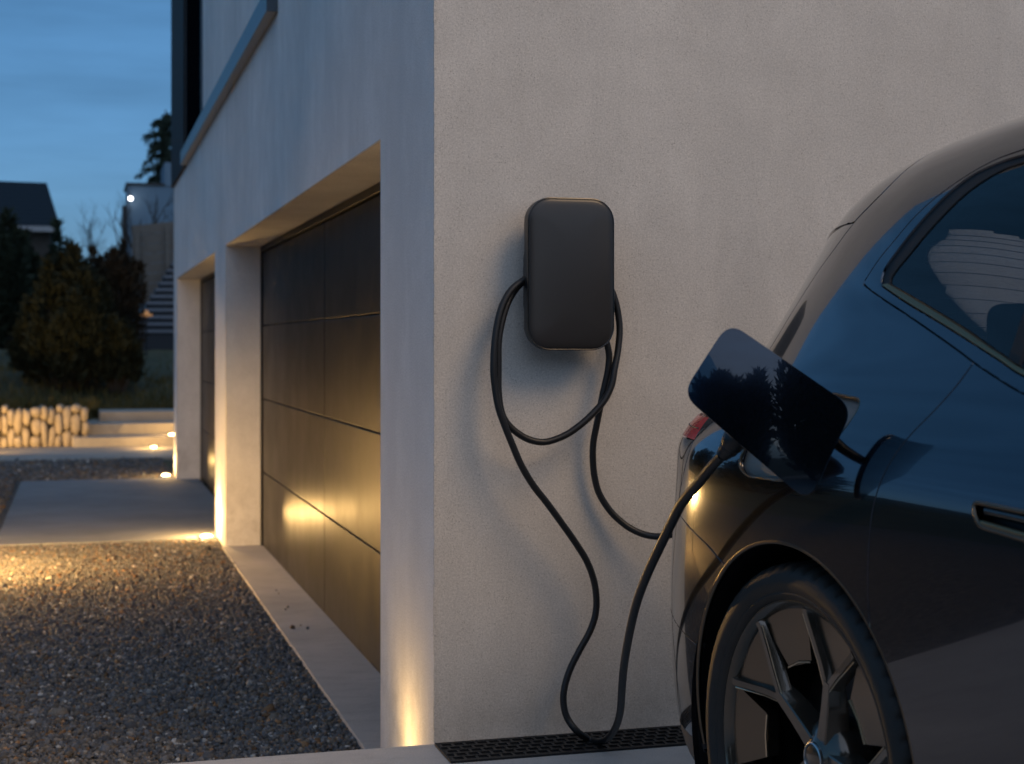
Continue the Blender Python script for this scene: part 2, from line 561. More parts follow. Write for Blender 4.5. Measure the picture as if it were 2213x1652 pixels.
# ================================================================ lamps let into the ground
def ground_spot(x, y, z, label, power, size=80, tilt=0, lens=True, r=.062, aim=None):
    o = empty('ground_spotlight', (x, y, z))
    tag(o, label, 'spotlight', 'ground lights along the house and steps')
    MB().lathe([(r*.8, -.05), (r*.8, .004), (r*.86, .008), (r*1.12, .008), (r*1.2, .002), (r*1.2, -.05)], 32, Matrix.Translation((x, y, z))).build('trim_ring', M['steel'], o, smooth=40)
    MB().lathe([(.0005, .020), (r*.3, .019), (r*.6, .013), (r*.8, .003)], 32, Matrix.Translation((x, y, z))).build('lens', M['lamp_lens'], o, smooth=60)
    L = bpy.data.lights.new('beam', 'SPOT' if size else 'POINT')
    L.energy = power; L.color = (1., .59, .20); L.shadow_soft_size = r*.5
    if size: L.spot_size = R(size); L.spot_blend = .9
    lo = bpy.data.objects.new('beam', L); COL.objects.link(lo); lo.parent = o
    lo.location = (0, 0, .03 if size else .17); lo.rotation_euler = (R(180), R(tilt), 0)
    if aim: lo.location = (0, 0, .10); lo.rotation_euler = Vector(aim).to_track_quat('-Z', 'Y').to_euler()
    return o
ground_spot(CX-.125, 4.90, ZG+.02, 'ground light glowing at foot of the house corner behind terrace edge', 11, 132, -8)
ground_spot(CX-.095, 12.05, ZG+.022, 'glowing ground light at foot of pier between the garage doors', 34, 0, 0)
ground_spot(CX-.10, 17.78, ZG+.022, 'glowing ground light at far end of the pale slab', 9, 0, 0)
ground_spot(1.03, 22.75, ZG+.014, 'glowing ground light in front of lowest garden step', 16, 0, 0)
ground_spot(1.33, 23.5, -.148, 'tiny ground light beside steps at the house edge', 9, 0, 0)

# a low path light on the drive, just left of the view, that makes the pool of light on the gravel
def path_light(x, y, label, power):
    o = empty('path_light', (x, y, ZG))
    tag(o, label, 'garden light')
    h = .24
    T_ = Matrix.Translation((x, y, ZG))
    MB().lathe([(.0005, 0), (.06, 0), (.06, .012), (.03, .016), (.03, .30+h), (.0005, .30+h)], 24, T_).build('post', M['dark_metal'], o, smooth=40)
    MB().lathe([(.028, .302+h), (.045, .305+h), (.045, .37+h), (.028, .372+h)], 24, T_).build('diffuser', M['path_lens'], o, smooth=40)
    MB().lathe([(.0005, .42+h), (.08, .41+h), (.148, .368+h), (.145, .367+h), (.078, .392+h), (.0005, .380+h)], 24, T_).build('cap', M['dark_metal'], o, smooth=40)
    return o
path_light(-.98, 10.45, 'low path light on the gravel beside the pale slab', 26)
ground_spot(-1.75, 21.9, ZG+.014, 'tilted ground light before the stone wall, nearest the steps', 270, 150, 0, aim=(.5, 1, .28))
ground_spot(-3.3, 22.4, ZG+.014, 'tilted ground light before the far end of the stone wall', 90, 140, 0, aim=(0, 1, .25))

# unseen flood on a made-up pole, added behind the viewer to light the wall
def added_flood(x, y, h, target):
    o = empty('added_flood', (x, y, 0))
    tag(o, 'unseen flood lamp on a made-up pole, added to light the terrace wall', 'lamp')
    MB().lathe([(.0005, 0), (.16, 0), (.16, .03), (.07, .05), (.05, h-.6), (.0005, h-.6)], 20, Matrix.Translation((x, y, 0))).build('pole', M['dark_metal'], o, smooth=40)
    d = (Vector(target) - Vector((x, y, h))).normalized()
    q = d.to_track_quat('-Z', 'Y').to_matrix().to_4x4()
    Mx = Matrix.Translation((x, y, h)) @ q
    MB().lathe([(.0005, .30), (.30, .26), (.62, .10), (.64, .0), (.60, .0), (.58, .06), (.0005, .10)], 40, Mx).build('head', M['dark_metal'], o, smooth=40)
    L = bpy.data.lights.new('flood', 'SPOT')
    L.energy = 4050; L.color = (1., .675, .375); L.spot_size = R(34); L.spot_blend = 1.0; L.shadow_soft_size = 3.3
    lo = bpy.data.objects.new('flood', L); COL.objects.link(lo); lo.parent = o
    lo.location = Vector((0, 0, h)) + d*.02
    lo.rotation_euler = d.to_track_quat('-Z', 'Y').to_euler()
    return o
added_flood(5.3, -1.3, 8.2, (1.2, 4.5, .7))
# ================================================================ garden and what lies beyond
mstone = mat('wall_stone', (.40, .33, .24), .85)
g = NG(mstone)
g.color(g.mix((.28, .235, .175), (.48, .40, .30), g.ramp(g.noise(7, 5, .6), [(.3, 0.), (.7, 1.)])))
g.bump(g.noise(40, 5, .65), .5, .01)

def stone_mesh(seed, w, d, h):
    r_ = random.Random(seed)
    bm = bmesh.new()
    bmesh.ops.create_icosphere(bm, subdivisions=2, radius=1)
    off = Vector((r_.uniform(0, 50), r_.uniform(0, 50), r_.uniform(0, 50)))
    for v in bm.verts:
        p = v.co.copy()
        k = max(abs(p.x), abs(p.y), abs(p.z))
        p = p.lerp(p / k * .86, .62)
        p *= 1 + .30 * noise.noise(p * 1.5 + off)
        v.co = Vector((p.x * w/2, p.y * d/2, p.z * h/2))
    me = bpy.data.meshes.new('stone')
    bm.to_mesh(me); bm.free()
    me.polygons.foreach_set('use_smooth', [True]*len(me.polygons))
    me.materials.append(mstone)
    return me
SW_Y = 23.55
sw = empty('stone_wall', (-1.5, SW_Y, ZG))
tag(sw, 'low dry stone retaining wall of upright pale stones beside the garden steps', 'wall')
shapes = [stone_mesh(40+i, *[(.155, .2, .25), (.135, .2, .30), (.17, .2, .20), (.125, .2, .23), (.15, .2, .33), (.12, .2, .17)][i % 6]) for i in range(12)]
mw = MB().box(-5.2, .02, SW_Y+.06, SW_Y+.5, ZG-.1, .24)
mw.build('core', mat('mortar', (.16, .13, .09), .95), sw)
x = -5.0
row = 0
while x < .08:
    z = ZG - .02
    wcol = rnd.uniform(.09, .15)
    while z < .24:
        me = rnd.choice(shapes)
        o = bpy.data.objects.new('stone', me); COL.objects.link(o); o.parent = sw
        b = [max(v.co[i] for v in me.vertices)*2 for i in range(3)]
        hz = rnd.choice((.20, .27, .34, .42))
        if z + hz > .33: hz = max(.13, .32 - z + rnd.uniform(-.03, .03))
        sx = wcol*1.10/b[0]; sz = hz*1.03/b[2]
        o.location = (x + wcol/2 + rnd.uniform(-.012, .012) + 1.5, rnd.uniform(-.02, .03), z + hz/2 - ZG)
        o.scale = (sx, rnd.uniform(.9, 1.2), sz)
        o.rotation_euler = (rnd.uniform(-.1, .1), rnd.uniform(-.12, .12), rnd.uniform(-.3, .3) + (math.pi if rnd.random() < .5 else 0))
        z += hz * .97
    x += wcol

# broad concrete steps climbing beside the wall
st = empty('garden_steps', (1.2, 22.3, ZG))
tag(st, 'three broad concrete garden steps lit by ground lights', 'steps')
for (x0, y0, z0, z1) in ((-.10, 23.25, ZG-.3, -.150), (.10, 23.92, ZG-.1, .015), (.29, 24.6, -.2, .170)):
    MB().box(x0, 5.5, y0, y0 + 1.6, z0, z1).build('step', M['step'], st, bevel=.015)
tag(MB().box(-6, 6, 20.95, 23.6, ZG-.2, ZG+.012).build('pavement', M['step'], bevel=.006), kind='structure')

# ---- leaves
def leaf_mat(name, a, b):
    m = mat(name, a, .75, Specular_IOR_Level=.25)
    g = NG(m)
    at = g.n.new('ShaderNodeAttribute'); at.attribute_name = 'tint'
    g.color(g.mix(a, b, at.outputs['Fac']))
    return m
M['thuja'] = leaf_mat('thuja', (.013, .018, .010), (.044, .048, .024))
M['brown_leaf'] = leaf_mat('brown_leaf', (.030, .022, .013), (.07, .045, .022))
M['fir'] = leaf_mat('fir', (.012, .022, .015), (.036, .052, .032))
M['grass'] = leaf_mat('grass', (.05, .06, .02), (.22, .15, .05))
M['bark'] = mat('bark', (.045, .036, .028), .95)

def leaf_cloud(name, pos, dirs, length, width, mat_, parent, seed=1, tint=None):
    """pos, dirs (n,3): one slim folded leaf each, two triangles"""
    r_ = np.random.default_rng(seed)
    n = len(pos)
    d = dirs / np.linalg.norm(dirs, axis=1, keepdims=True)
    s_ = np.cross(d, r_.normal(size=(n, 3))); s_ /= np.linalg.norm(s_, axis=1, keepdims=True) + 1e-9
    L = length * r_.uniform(.6, 1.4, (n, 1)); W = width * r_.uniform(.6, 1.4, (n, 1))
    up = np.cross(s_, d) * W * .3
    V = np.stack([pos, pos + d*L*.45 + s_*W + up, pos + d*L, pos + d*L*.45 - s_*W + up], 1).reshape(-1, 3)
    if parent is not None:
        inv = np.array(wmat(parent).inverted()); V = V @ inv[:3, :3].T + inv[:3, 3]
    Fc = (np.array([(0, 1, 2), (0, 2, 3)])[None] + (np.arange(n)*4)[:, None, None]).reshape(-1, 3)
    me = bpy.data.meshes.new(name)
    me.vertices.add(len(V)); me.vertices.foreach_set('co', V.ravel().astype(np.float32))
    me.loops.add(Fc.size); me.loops.foreach_set('vertex_index', Fc.ravel().astype(np.int32))
    me.polygons.add(len(Fc)); me.polygons.foreach_set('loop_start', (np.arange(len(Fc))*3).astype(np.int32)); me.polygons.foreach_set('loop_total', np.full(len(Fc), 3, np.int32))
    me.update()
    t = np.clip(r_.normal(.4, .25, n) if tint is None else tint, 0, 1)
    at = me.color_attributes.new('tint', 'FLOAT_COLOR', 'POINT')
    c = np.repeat(t, 4); at.data.foreach_set('color', np.stack([c, c, c, np.ones_like(c)], 1).ravel().astype(np.float32))
    me.materials.append(mat_)
    o = bpy.data.objects.new(name, me); COL.objects.link(o)
    if parent is not None: o.parent = parent
    return o

def shrub(name, label, cat, x, y, z0, w, h, n, mat_, seed, plumes=30, leaf=.13, group=None, pointed=.35):
    r_ = np.random.default_rng(seed)
    o = empty(name, (x, y, z0)); tag(o, label, cat, group)
    P, D, T = [], [], []
    trunk = MB()
    for k in range(plumes):
        a = r_.uniform(0, 6.28); rr_ = (r_.random() ** .5) * w * .72
        px, py = x + rr_*math.cos(a), y + rr_*math.sin(a)
        top = z0 + h * (1 - pointed * (rr_/w)**2 * 1.6) * r_.uniform(.80, 1.0)
        bot = z0 + h * r_.uniform(.02, .18)
        pr = w * r_.uniform(.20, .34)
        m = n // plumes
        t = r_.random(m) ** .8
        zz = bot + (top-bot)*t
        rad = pr * np.sin(np.clip(t*.93 + .12, 0, 1)*math.pi)**.7 * (1 - .35*t)
        aa = r_.uniform(0, 6.28, m); q = rad * r_.uniform(.45, 1.05, m)
        pts = np.stack([px + q*np.cos(aa), py + q*np.sin(aa), zz], -1)
        lean = (px-x)/w*.25, (py-y)/w*.25
        pts[:, 0] += lean[0]*(zz-z0)*.5; pts[:, 1] += lean[1]*(zz-z0)*.5
        D.append(np.stack([np.cos(aa)*.7, np.sin(aa)*.7, r_.uniform(.35, 1.3, m)], -1) + r_.normal(0, .3, (m, 3)))
        P.append(pts); T.append(r_.normal(.4 + r_.uniform(-.2, .2), .15, m))
        trunk.tube([(x + (px-x)*.3, y + (py-y)*.3, z0 - .1), (px, py, bot + .2), (px + lean[0]*h*.4, py + lean[1]*h*.4, top - .2*h)], [.03, .02, .006], 5)
    trunk.build('stems', M['bark'], o)
    leaf_cloud('foliage', np.concatenate(P), np.concatenate(D), leaf, leaf*.16, mat_, o, seed, np.concatenate(T))
    return o
shrub('thuja_bush', 'large dark upright evergreen bush on the slope above the stone wall', 'bush', -.20, 27.0, .45, .90, 2.70, 22000, M['thuja'], 21, 30, .17, pointed=.75)
shrub('thuja_bush', 'smaller dark evergreen bush leaning against the foot of the large one', 'bush', .62, 26.7, .50, .42, 1.25, 6000, M['thuja'], 27, 14, .15, pointed=.6)
shrub('brown_bush', 'dark brown bush just right of the large evergreen bush', 'bush', .73, 29.2, .8, .50, 2.35, 7000, M['brown_leaf'], 22, 18, .14, pointed=.1)
shrub('conifer', 'dark conifer in front of the roofed house at the picture edge', 'tree', -1.62, 35.7, 1.0, .78, 3.25, 12000, M['fir'], 23, 24, .2)
shrub('conifer', 'small pointed conifer against the end of the dark roof', 'tree', -.42, 37.0, 1.2, .36, 3.0, 5000, M['fir'], 24, 12, .18, pointed=.6)
shrub('dark_hedge', 'low dark hedge below the conifer at the picture edge', 'hedge', -2.4, 31.0, .6, .9, 1.3, 8000, M['thuja'], 25, 20, .15, pointed=.1)

# trees off to the side of the drive (they show in the car's paint)
for (x, y, w, h, sd, lab) in ((-7.5, 27, 2.2, 5.0, 31, 'broad dark conifer beyond the gravel, nearest the stone wall'), (-12, 23, 2.6, 6.0, 32, 'tall dark conifer beyond the gravel, left of the others'), (-5.0, 33, 1.6, 4.2, 33, 'slim dark conifer behind the stone wall')):
    shrub('conifer', lab, 'tree', x, y, terrain_z(x, y), w, h, 7000, M['fir'], sd, 26, .5)

for (x, y, w, h, sd, lab) in ((-6.2, -9.0, 2.6, 6.8, 41, 'broad dark tree beyond the terrace, tallest of its row'), (-2.6, -10.5, 2.6, 6.2, 42, 'wide dark tree beyond the terrace, nearest the car'), (-9.8, -6.0, 2.0, 5.6, 43, 'narrower dark tree beyond the terrace')):  # out of view; made tall and wide to darken the open flap's reflection
    shrub('garden_tree', lab, 'tree', x, y, ZG, w, h, 9000, M['fir'], sd, 30, .5, pointed=.2)

# grass along the top of the wall and tufts on the slope
def grass():
    r_ = np.random.default_rng(4)
    n = 14000
    x = r_.uniform(-2.6, 4.0, n); y = 23.8 + r_.gamma(1.5, 1.1, n)
    y = np.where(x > .2, np.maximum(y, 25.4) + .2, y)
    z = np.array([terrain_z(a, b) for a, b in zip(x, y)])
    z = np.where(y < 24.6, np.maximum(z, .23), z)
    P = np.stack([x, y, z], -1)
    D = np.stack([r_.normal(0, .45, n), r_.normal(-.2, .45, n), np.ones(n)], -1)
    t = r_.normal(.35, .25, n)
    o = leaf_cloud('grass', P, D, .17, .009, M['grass'], None, 4, t)
    tag(o, 'rough grass on the dark slope above the wall', 'grass', kind='stuff')
grass()

# fir with drooping branches behind the blue house
fir = empty('fir_tree', (2.55, 49.2, 2.2)); tag(fir, 'ragged fir with drooping branches behind the flat roofed blue building', 'tree')
MB().tube([(2.55, 49.2, 2.0), (2.56, 49.2, 6), (2.6, 49.2, 8.6)], [.11, .08, .02], 8).build('trunk', M['bark'], fir)
P, D = [], []
br = MB()
r_ = np.random.default_rng(77)
for k in range(46):
    z = 4.6 + 3.9*(k/46); a = k*2.4 + r_.uniform(-.3, .3)
    L = (1.15 - .85*((z-4.6)/4.0)) * r_.uniform(.75, 1.15)
    pts = []
    for i in range(9):
        t = i/8
        pts.append(Vector((2.57 + math.cos(a)*L*t, 49.2 + math.sin(a)*L*t, z + .30*L*math.sin(t*1.9) - .55*L*t*t)))
    br.tube(pts, [.022*(1-.8*i/8) for i in range(9)], 4)
    for i in range(1, 9):
        m = 16
        c = np.array(pts[i])[None] + r_.normal(0, .045, (m, 3))
        P.append(c); D.append(np.stack([r_.normal(math.cos(a)*.4, .6, m), r_.normal(math.sin(a)*.4, .6, m), r_.normal(-.9, .35, m)], -1))
br.build('branches', M['bark'], fir)
leaf_cloud('foliage', np.concatenate(P), np.concatenate(D), .20, .028, M['fir'], fir, 5)

# bare trees
def bare_tree(x, y, z0, h, seed, label):
    o = empty('bare_tree', (x, y, z0)); tag(o, label, 'tree', 'bare trees against the sky')
    r_ = random.Random(seed)
    tr, bm_ = MB(), MB()
    def grow(p, d, L, rad, lev):
        pts = [p]
        for i in range(4):
            d = (d + Vector((r_.uniform(-.16, .16), r_.uniform(-.16, .16), r_.uniform(-.02, .10)))).normalized()
            pts.append(pts[-1] + d*L/4)
        (tr if lev == 0 else bm_).tube(pts, [rad*(1-.45*i/4) for i in range(5)], 6 if lev < 2 else 3)
        if lev >= 4: return
        for k in range(3 if lev else 4):
            q = pts[r_.choice((2, 3, 4)) if lev else r_.choice((3, 4))]
            ax = Vector((r_.uniform(-1, 1), r_.uniform(-1, 1), r_.uniform(.0, .9))).normalized()
            grow(q, (d*.75 + ax*.75).normalized(), L*r_.uniform(.55, .75), rad*.52, lev+1)
    grow(Vector((x, y, z0)), Vector((0, 0, 1)), h*.5, h*.024, 0)
    tr.build('trunk', M['bark'], o); bm_.build('branches', M['bark'], o)
bare_tree(.35, 60, 2.3, 3.3, 3, 'bare tree left of the other, against the sky')
bare_tree(1.0, 58, 2.2, 3.5, 8, 'bare forked tree left of the lit lamp on the blue building')
bare_tree(1.75, 41.5, 1.9, 3.4, 12, 'small bare tree before the blue wall, right of the lit lamp')

# the house with the dark roof at the edge of the picture
hl = empty('neighbour_house', (-5, 54, 2.2)); tag(hl, 'neighbouring house with a dark tiled hipped roof', 'house')
mroof = mat('roof_tile', (.011, .014, .019), .7, Specular_IOR_Level=.25)
g = NG(mroof)
wv = g.n.new('ShaderNodeTexWave'); wv.bands_direction = 'Z'; wv.inputs['Scale'].default_value = 1.9; wv.inputs['Distortion'].default_value = 0.2
g.l(g.obj, wv.inputs['Vector']); g.bump(wv.outputs['Fac'], .5, .03)
MB().box(-9, -.95, 52.6, 60, 1.5, 5.0).build('wall', mat('neighbour_wall', (.06, .055, .05), .9), hl)
MB().add([(-9.5, 52.1, 5.08), (-.62, 52.1, 5.08), (-.62, 60.5, 5.08), (-9.5, 60.5, 5.08), (-8.0, 55.9, 6.95), (-1.12, 55.9, 6.88)], [(0,1,5,4),(1,2,5),(2,3,4,5),(3,0,4),(3,2,1,0)]).build('roof', mroof, hl)
MB().box(-9.48, -.66, 52.06, 52.095, 4.9, 5.075).build('gutter', mat('gutter_grey', (.30, .32, .34), .5, .3), hl)
# the flat-roofed blue-grey building
bb = empty('flat_roofed_building', (4, 49, 1.8)); tag(bb, 'flat roofed blue grey building with a lit lamp on its corner', 'building')
mblue = mat('blue_render', (.14, .22, .30), .85)
NG(mblue)
MB().box(1.36, 8, 46.4, 48.6, 1.4, 5.92).build('wall', mblue, bb)
MB().box(2.42, 8, 46.36, 48.7, 5.922, 6.62).build('upper_wall', mblue, bb)
MB().box(1.30, 2.415, 46.34, 48.66, 5.922, 5.99).build('parapet', M['dark_metal'], bb)
MB().box(1.20, 1.33, 46.2, 46.9, 1.6, 5.3).build('downpipe_shaft', M['dark_metal'], bb)
wl_ = empty('wall_lamp', (1.43, 46.2, 5.5)); tag(wl_, 'bright white lamp on corner of the blue grey building', 'lamp')
me_ = MB(); me_.lathe([(.0005, -.055), (.04, -.04), (.055, 0), (.04, .04), (.0005, .055)], 20, Matrix.Translation((1.43, 46.14, 5.5))); me_.build('globe', M['lamp_white'], wl_, smooth=60)
MB().box(1.41, 1.45, 46.15, 46.398, 5.58, 5.62).build('bracket', M['dark_metal'], wl_)

# board fence running up the slope with the outside stairs below it
fe = empty('board_fence', (1.9, 37, 1.5)); tag(fe, 'weathered board fence climbing behind the garden stairs', 'fence')
mboard = mat('weathered_board', (.16, .145, .12), .85)
g = NG(mboard); g.color(g.mix((.12, .105, .09), (.20, .18, .155), g.noise(6, 4, .6, stretch=(.4, .4, 6))))
for k in range(8):
    z = 2.15 + k*.235
    MB().add([(1.18, 37.06, z), (4.2, 36.96, z + .34), (4.2, 36.96, z + .57), (1.18, 37.06, z + .225), (1.18, 37.1, z), (4.2, 37.0, z + .34), (4.2, 37.0, z + .57), (1.18, 37.1, z + .225)],
             [(0,1,2,3),(5,4,7,6),(4,0,3,7),(1,5,6,2),(3,2,6,7),(4,5,1,0)]).build('board', mboard, fe)
for x in (1.25, 1.95, 2.9):
    MB().box(x, x+.09, 36.88, 36.95, 1.5, 3.95 + (x-1.2)*.11).build('post', mboard, fe)
os_ = empty('outside_stairs', (2.5, 35, 1.3)); tag(os_, 'dark outside stairs climbing the slope towards the fence', 'stairs')
mst_ = mat('dark_step', (.030, .034, .042), .8)
mtr_ = mat('tread_board', (.17, .19, .22), .7)
for k in range(11):
    stp = MB().box(1.02 + k*.105, 5.5, 33.6 + k*.26, 33.6 + k*.26 + .9, 1.0 + k*.1, 1.47 + k*.158).build('step', mst_, os_)
    MB().box(1.00 + k*.105, 5.5, 33.56 + k*.26, 33.6 + k*.26 + .88, 1.471 + k*.158, 1.53 + k*.158).build('tread', mtr_, stp)
la = empty('lantern', (1.33, 32.6, 1.72)); tag(la, 'small amber lantern glowing by the dark outside stairs', 'lantern')
MB().lathe([(.0005, .0), (.05, .0), (.05, .02), (.022, .03), (.022, .07)], 16, Matrix.Translation((1.33, 32.6, 1.72))).build('foot', M['dark_metal'], la)
MB().lathe([(.02, .07), (.13, .085), (.13, .12), (.05, .15), (.03, .20), (.0005, .22)], 20, Matrix.Translation((1.33, 32.6, 1.72))).build('shade', M['lamp_amber'], la, smooth=40)
MB().lathe([(.0005, -1.0), (.02, -1.0), (.02, -.002), (.0005, -.002)], 10, Matrix.Translation((1.33, 32.6, 1.72))).build('post', M['dark_metal'], la)
# ================================================================ the car
# body surface: a tensor B-spline over level curves (rocker to roof) that run rear centre -> side -> front centre.
# car axes: s forward from the rear axle, l outwards to the right side, z up
CAR_O = np.array([2.316, 2.836]); CAR_F = np.array([.0838, -.9965]); CAR_R = np.array([-.9965, -.0838])
#        z     W(rear axle) W(middle)  rear end  front end
LEV = [(.17,  .850, .840, -.94, 3.66),
       (.215, .930, .900, -1.035, 3.78),
       (.31,  .972, .938, -1.03, 3.85),
       (.47,  .985, .952, -1.045, 3.88),
       (.65,  .988, .964, -1.034, 3.88),
       (.80,  .989, .974, -1.005, 3.86),
       (.885, .989, .980, -.988, 3.82),
       (.94,  .986, .979, -.985, 3.74),
       (.985, .978, .966, -1.010, 3.55),
       (1.045, .953, .945, -1.040, 3.20),
       (1.11, .902, .920, -1.045, 2.90),
       (1.20, .867, .886, -.972, 2.66),
       (1.30, .836, .846, -.902, 2.44),
       (1.40, .796, .804, -.838, 2.24),
       (1.49, .754, .760, -.796, 2.06),
       (1.555, .714, .720, -.785, 1.93),
       (1.610, .668, .674, -.77, 1.82),
       (1.65, .606, .612, -.76, 1.72),
       (1.682, .50, .505, -.75, 1.62),
       (1.703, .30, .30, -.73, 1.52),
       (1.714, .0, .0, -.71, 1.45)]
HS = np.array([-1.2, -.75, -.6, -.47, -.31, -.16, .02, .2, .5, 1.0, 1.5, 2.0, 2.6, 4.0])
HZ = np.array([1.24, 1.42, 1.485, 1.549, 1.622, 1.664, 1.694, 1.717, 1.734, 1.738, 1.70, 1.66, 1.60, 1.50])
def smooth_h(s):
    out = 0
    for d in (-.12, -.06, 0, .06, .12): out = out + np.interp(s + d, HS, HZ)
    return out / 5
def build_ctrl():
    nr, ns, nf = 9, 15, 7
    C = np.zeros((nr + ns + nf, len(LEV), 3))
    for j, (z, w0, w1, sr, sf) in enumerate(LEV):
        k_ = min(1, max(0, (z-.98)/.14))                 # the cabin tapers towards the tail more than the flanks do
        n = 2.75 - .50*k_
        A = .80 + .22*k_ - (.30*min(1, (z-1.2)/.5) if z > 1.2 else 0)
        Af = 1.0
        pts = []
        for i in range(nr):
            th = (i / nr) * math.pi/2
            pts.append((sr + A - A*max(0, math.cos(th))**(2/n), math.sin(th)**(2/n)))
        a, b = sr + A, sf - Af
        for i in range(ns):
            pts.append((a + (b-a)*i/(ns-1), 1.))
        for i in range(1, nf + 1):
            th = (1 - i / nf) * math.pi/2
            pts.append((sf - Af + Af*max(0, math.cos(th))**(2/n), math.sin(th)**(2/n) if i < nf else 0.))
        for i, (s, k) in enumerate(pts):
            w = w1 + (w0 - w1)*(math.exp(-(s/.75)**2) + math.exp(-((s-3.0)/.6)**2))
            w *= 1 - .010*max(0, (s-1.4))**2 * .35
            l = w * k
            H = float(smooth_h(s))
            zz = z
            if z > 1.08: zz = 1.08 + (z - 1.08)*(H - 1.08)/(1.714 - 1.08)
            if z > 1.2 and s < .1:                               # the tail of the roof is crowned: higher in the middle than at the rails
                t = min(1, (.1 - s)/.8); t = t*t*(3-2*t)
                zz += .16*t*max(0, 1-(l/.56)**2)*min(1, (z-1.2)/.35)
            if z <= 1.12 and s > 2.4: zz = z                      # bonnet falls off to the nose
            C[i, j] = (s, l, zz)
    return C
CTRL = build_ctrl()
def _pad(C):
    C = np.concatenate([2*C[:1]-C[1:2], C, 2*C[-1:]-C[-2:-1]], 0)
    # mirror across the centre line at the two ends so the surface closes smoothly
    C[0] = C[2]*np.array([1, -1, 1]); C[-1] = C[-3]*np.array([1, -1, 1])
    return np.concatenate([2*C[:, :1]-C[:, 1:2], C, 2*C[:, -1:]-C[:, -2:-1]], 1)
CP = _pad(CTRL)
NV, NU = CTRL.shape[0] - 1, CTRL.shape[1] - 1
def _basis(t):
    return np.stack([(1-t)**3, 3*t**3-6*t*t+4, -3*t**3+3*t*t+3*t+1, t**3], -1)/6
def surf(v, u):
    v = np.clip(np.asarray(v, float), 0, NV - 1e-6); u = np.clip(np.asarray(u, float), 0, NU - 1e-6)
    i, j = v.astype(int), u.astype(int)
    bv, bu = _basis(v - i), _basis(u - j)
    out = 0
    for a in range(4):
        for b in range(4):
            out = out + (bv[..., a]*bu[..., b])[..., None]*CP[i+a, j+b]
    return out
def normal(v, u, e=1e-3):
    a = surf(np.asarray(v)+e, u) - surf(np.asarray(v)-e, u); b = surf(v, np.asarray(u)+e) - surf(v, np.asarray(u)-e)
    n = np.cross(b, a)
    n = n/(np.linalg.norm(n, axis=-1, keepdims=True)+1e-12)
    c = surf(v, u) - np.array([1.2, 0, .9])
    return np.where(((n*c).sum(-1, keepdims=True)) < 0, -n, n)
_gv, _gu = np.meshgrid(np.linspace(0, NV-.01, 240), np.linspace(0, NU-.01, 160), indexing='ij')
_GP = surf(_gv, _gu)
def uv_of(sz):
    """side-view points (s, z) -> surface parameters on the right-hand side"""
    sz = np.asarray(sz, float).reshape(-1, 2)
    lmask = np.where(_GP[..., 1] > .02, 0, 10).ravel()
    gs, gz = _GP[..., 0].ravel(), _GP[..., 2].ravel()
    k = np.array([((gs-s)**2 + (gz-z)**2 + lmask).argmin() for s, z in sz])
    v, u = _gv.ravel()[k].copy(), _gu.ravel()[k].copy()
    e = 1e-4
    for _ in range(14):
        p = surf(v, u)
        a = (surf(v+e, u)-p)[:, [0, 2]]/e; b = (surf(v, u+e)-p)[:, [0, 2]]/e
        r_ = sz - p[:, [0, 2]]
        det = a[:, 0]*b[:, 1] - a[:, 1]*b[:, 0]
        det = np.where(abs(det) < 1e-7, 1e-7, det)
        dv = (r_[:, 0]*b[:, 1] - r_[:, 1]*b[:, 0])/det; du = (a[:, 0]*r_[:, 1] - a[:, 1]*r_[:, 0])/det
        st_ = np.minimum(1, .5/(np.maximum(abs(dv), abs(du))+1e-9))
        v = np.clip(v + dv*st_, 0, NV-1e-5); u = np.clip(u + du*st_, 0, NU-1e-5)
    return np.stack([v, u], -1)
def to_world(P):
    P = np.asarray(P, float)
    xy = CAR_O + P[..., :1]*CAR_F + P[..., 1:2]*CAR_R
    return np.concatenate([xy, P[..., 2:]], -1)
car = empty('car', (float(CAR_O[0]), float(CAR_O[1]), 0))
tag(car, 'glossy dark SUV parked tail to the wall with its charging flap open', 'car')

# ---- paint and trim
mpaint = mat('car_paint', (.020, .022, .026), .14, .9)
bs = mpaint.node_tree.nodes['Principled BSDF']
bs.inputs['Coat Weight'].default_value = 1.0
bs.inputs['Coat Roughness'].default_value = .015
bs.inputs['Coat IOR'].default_value = 1.7
g = NG(mpaint)
fl = g.voro(2600)
g.color(g.mix((.016, .024, .040), (.024, .036, .058), g.ramp(fl.outputs['Color'], [(.3, 0.), (.9, 1.)])))
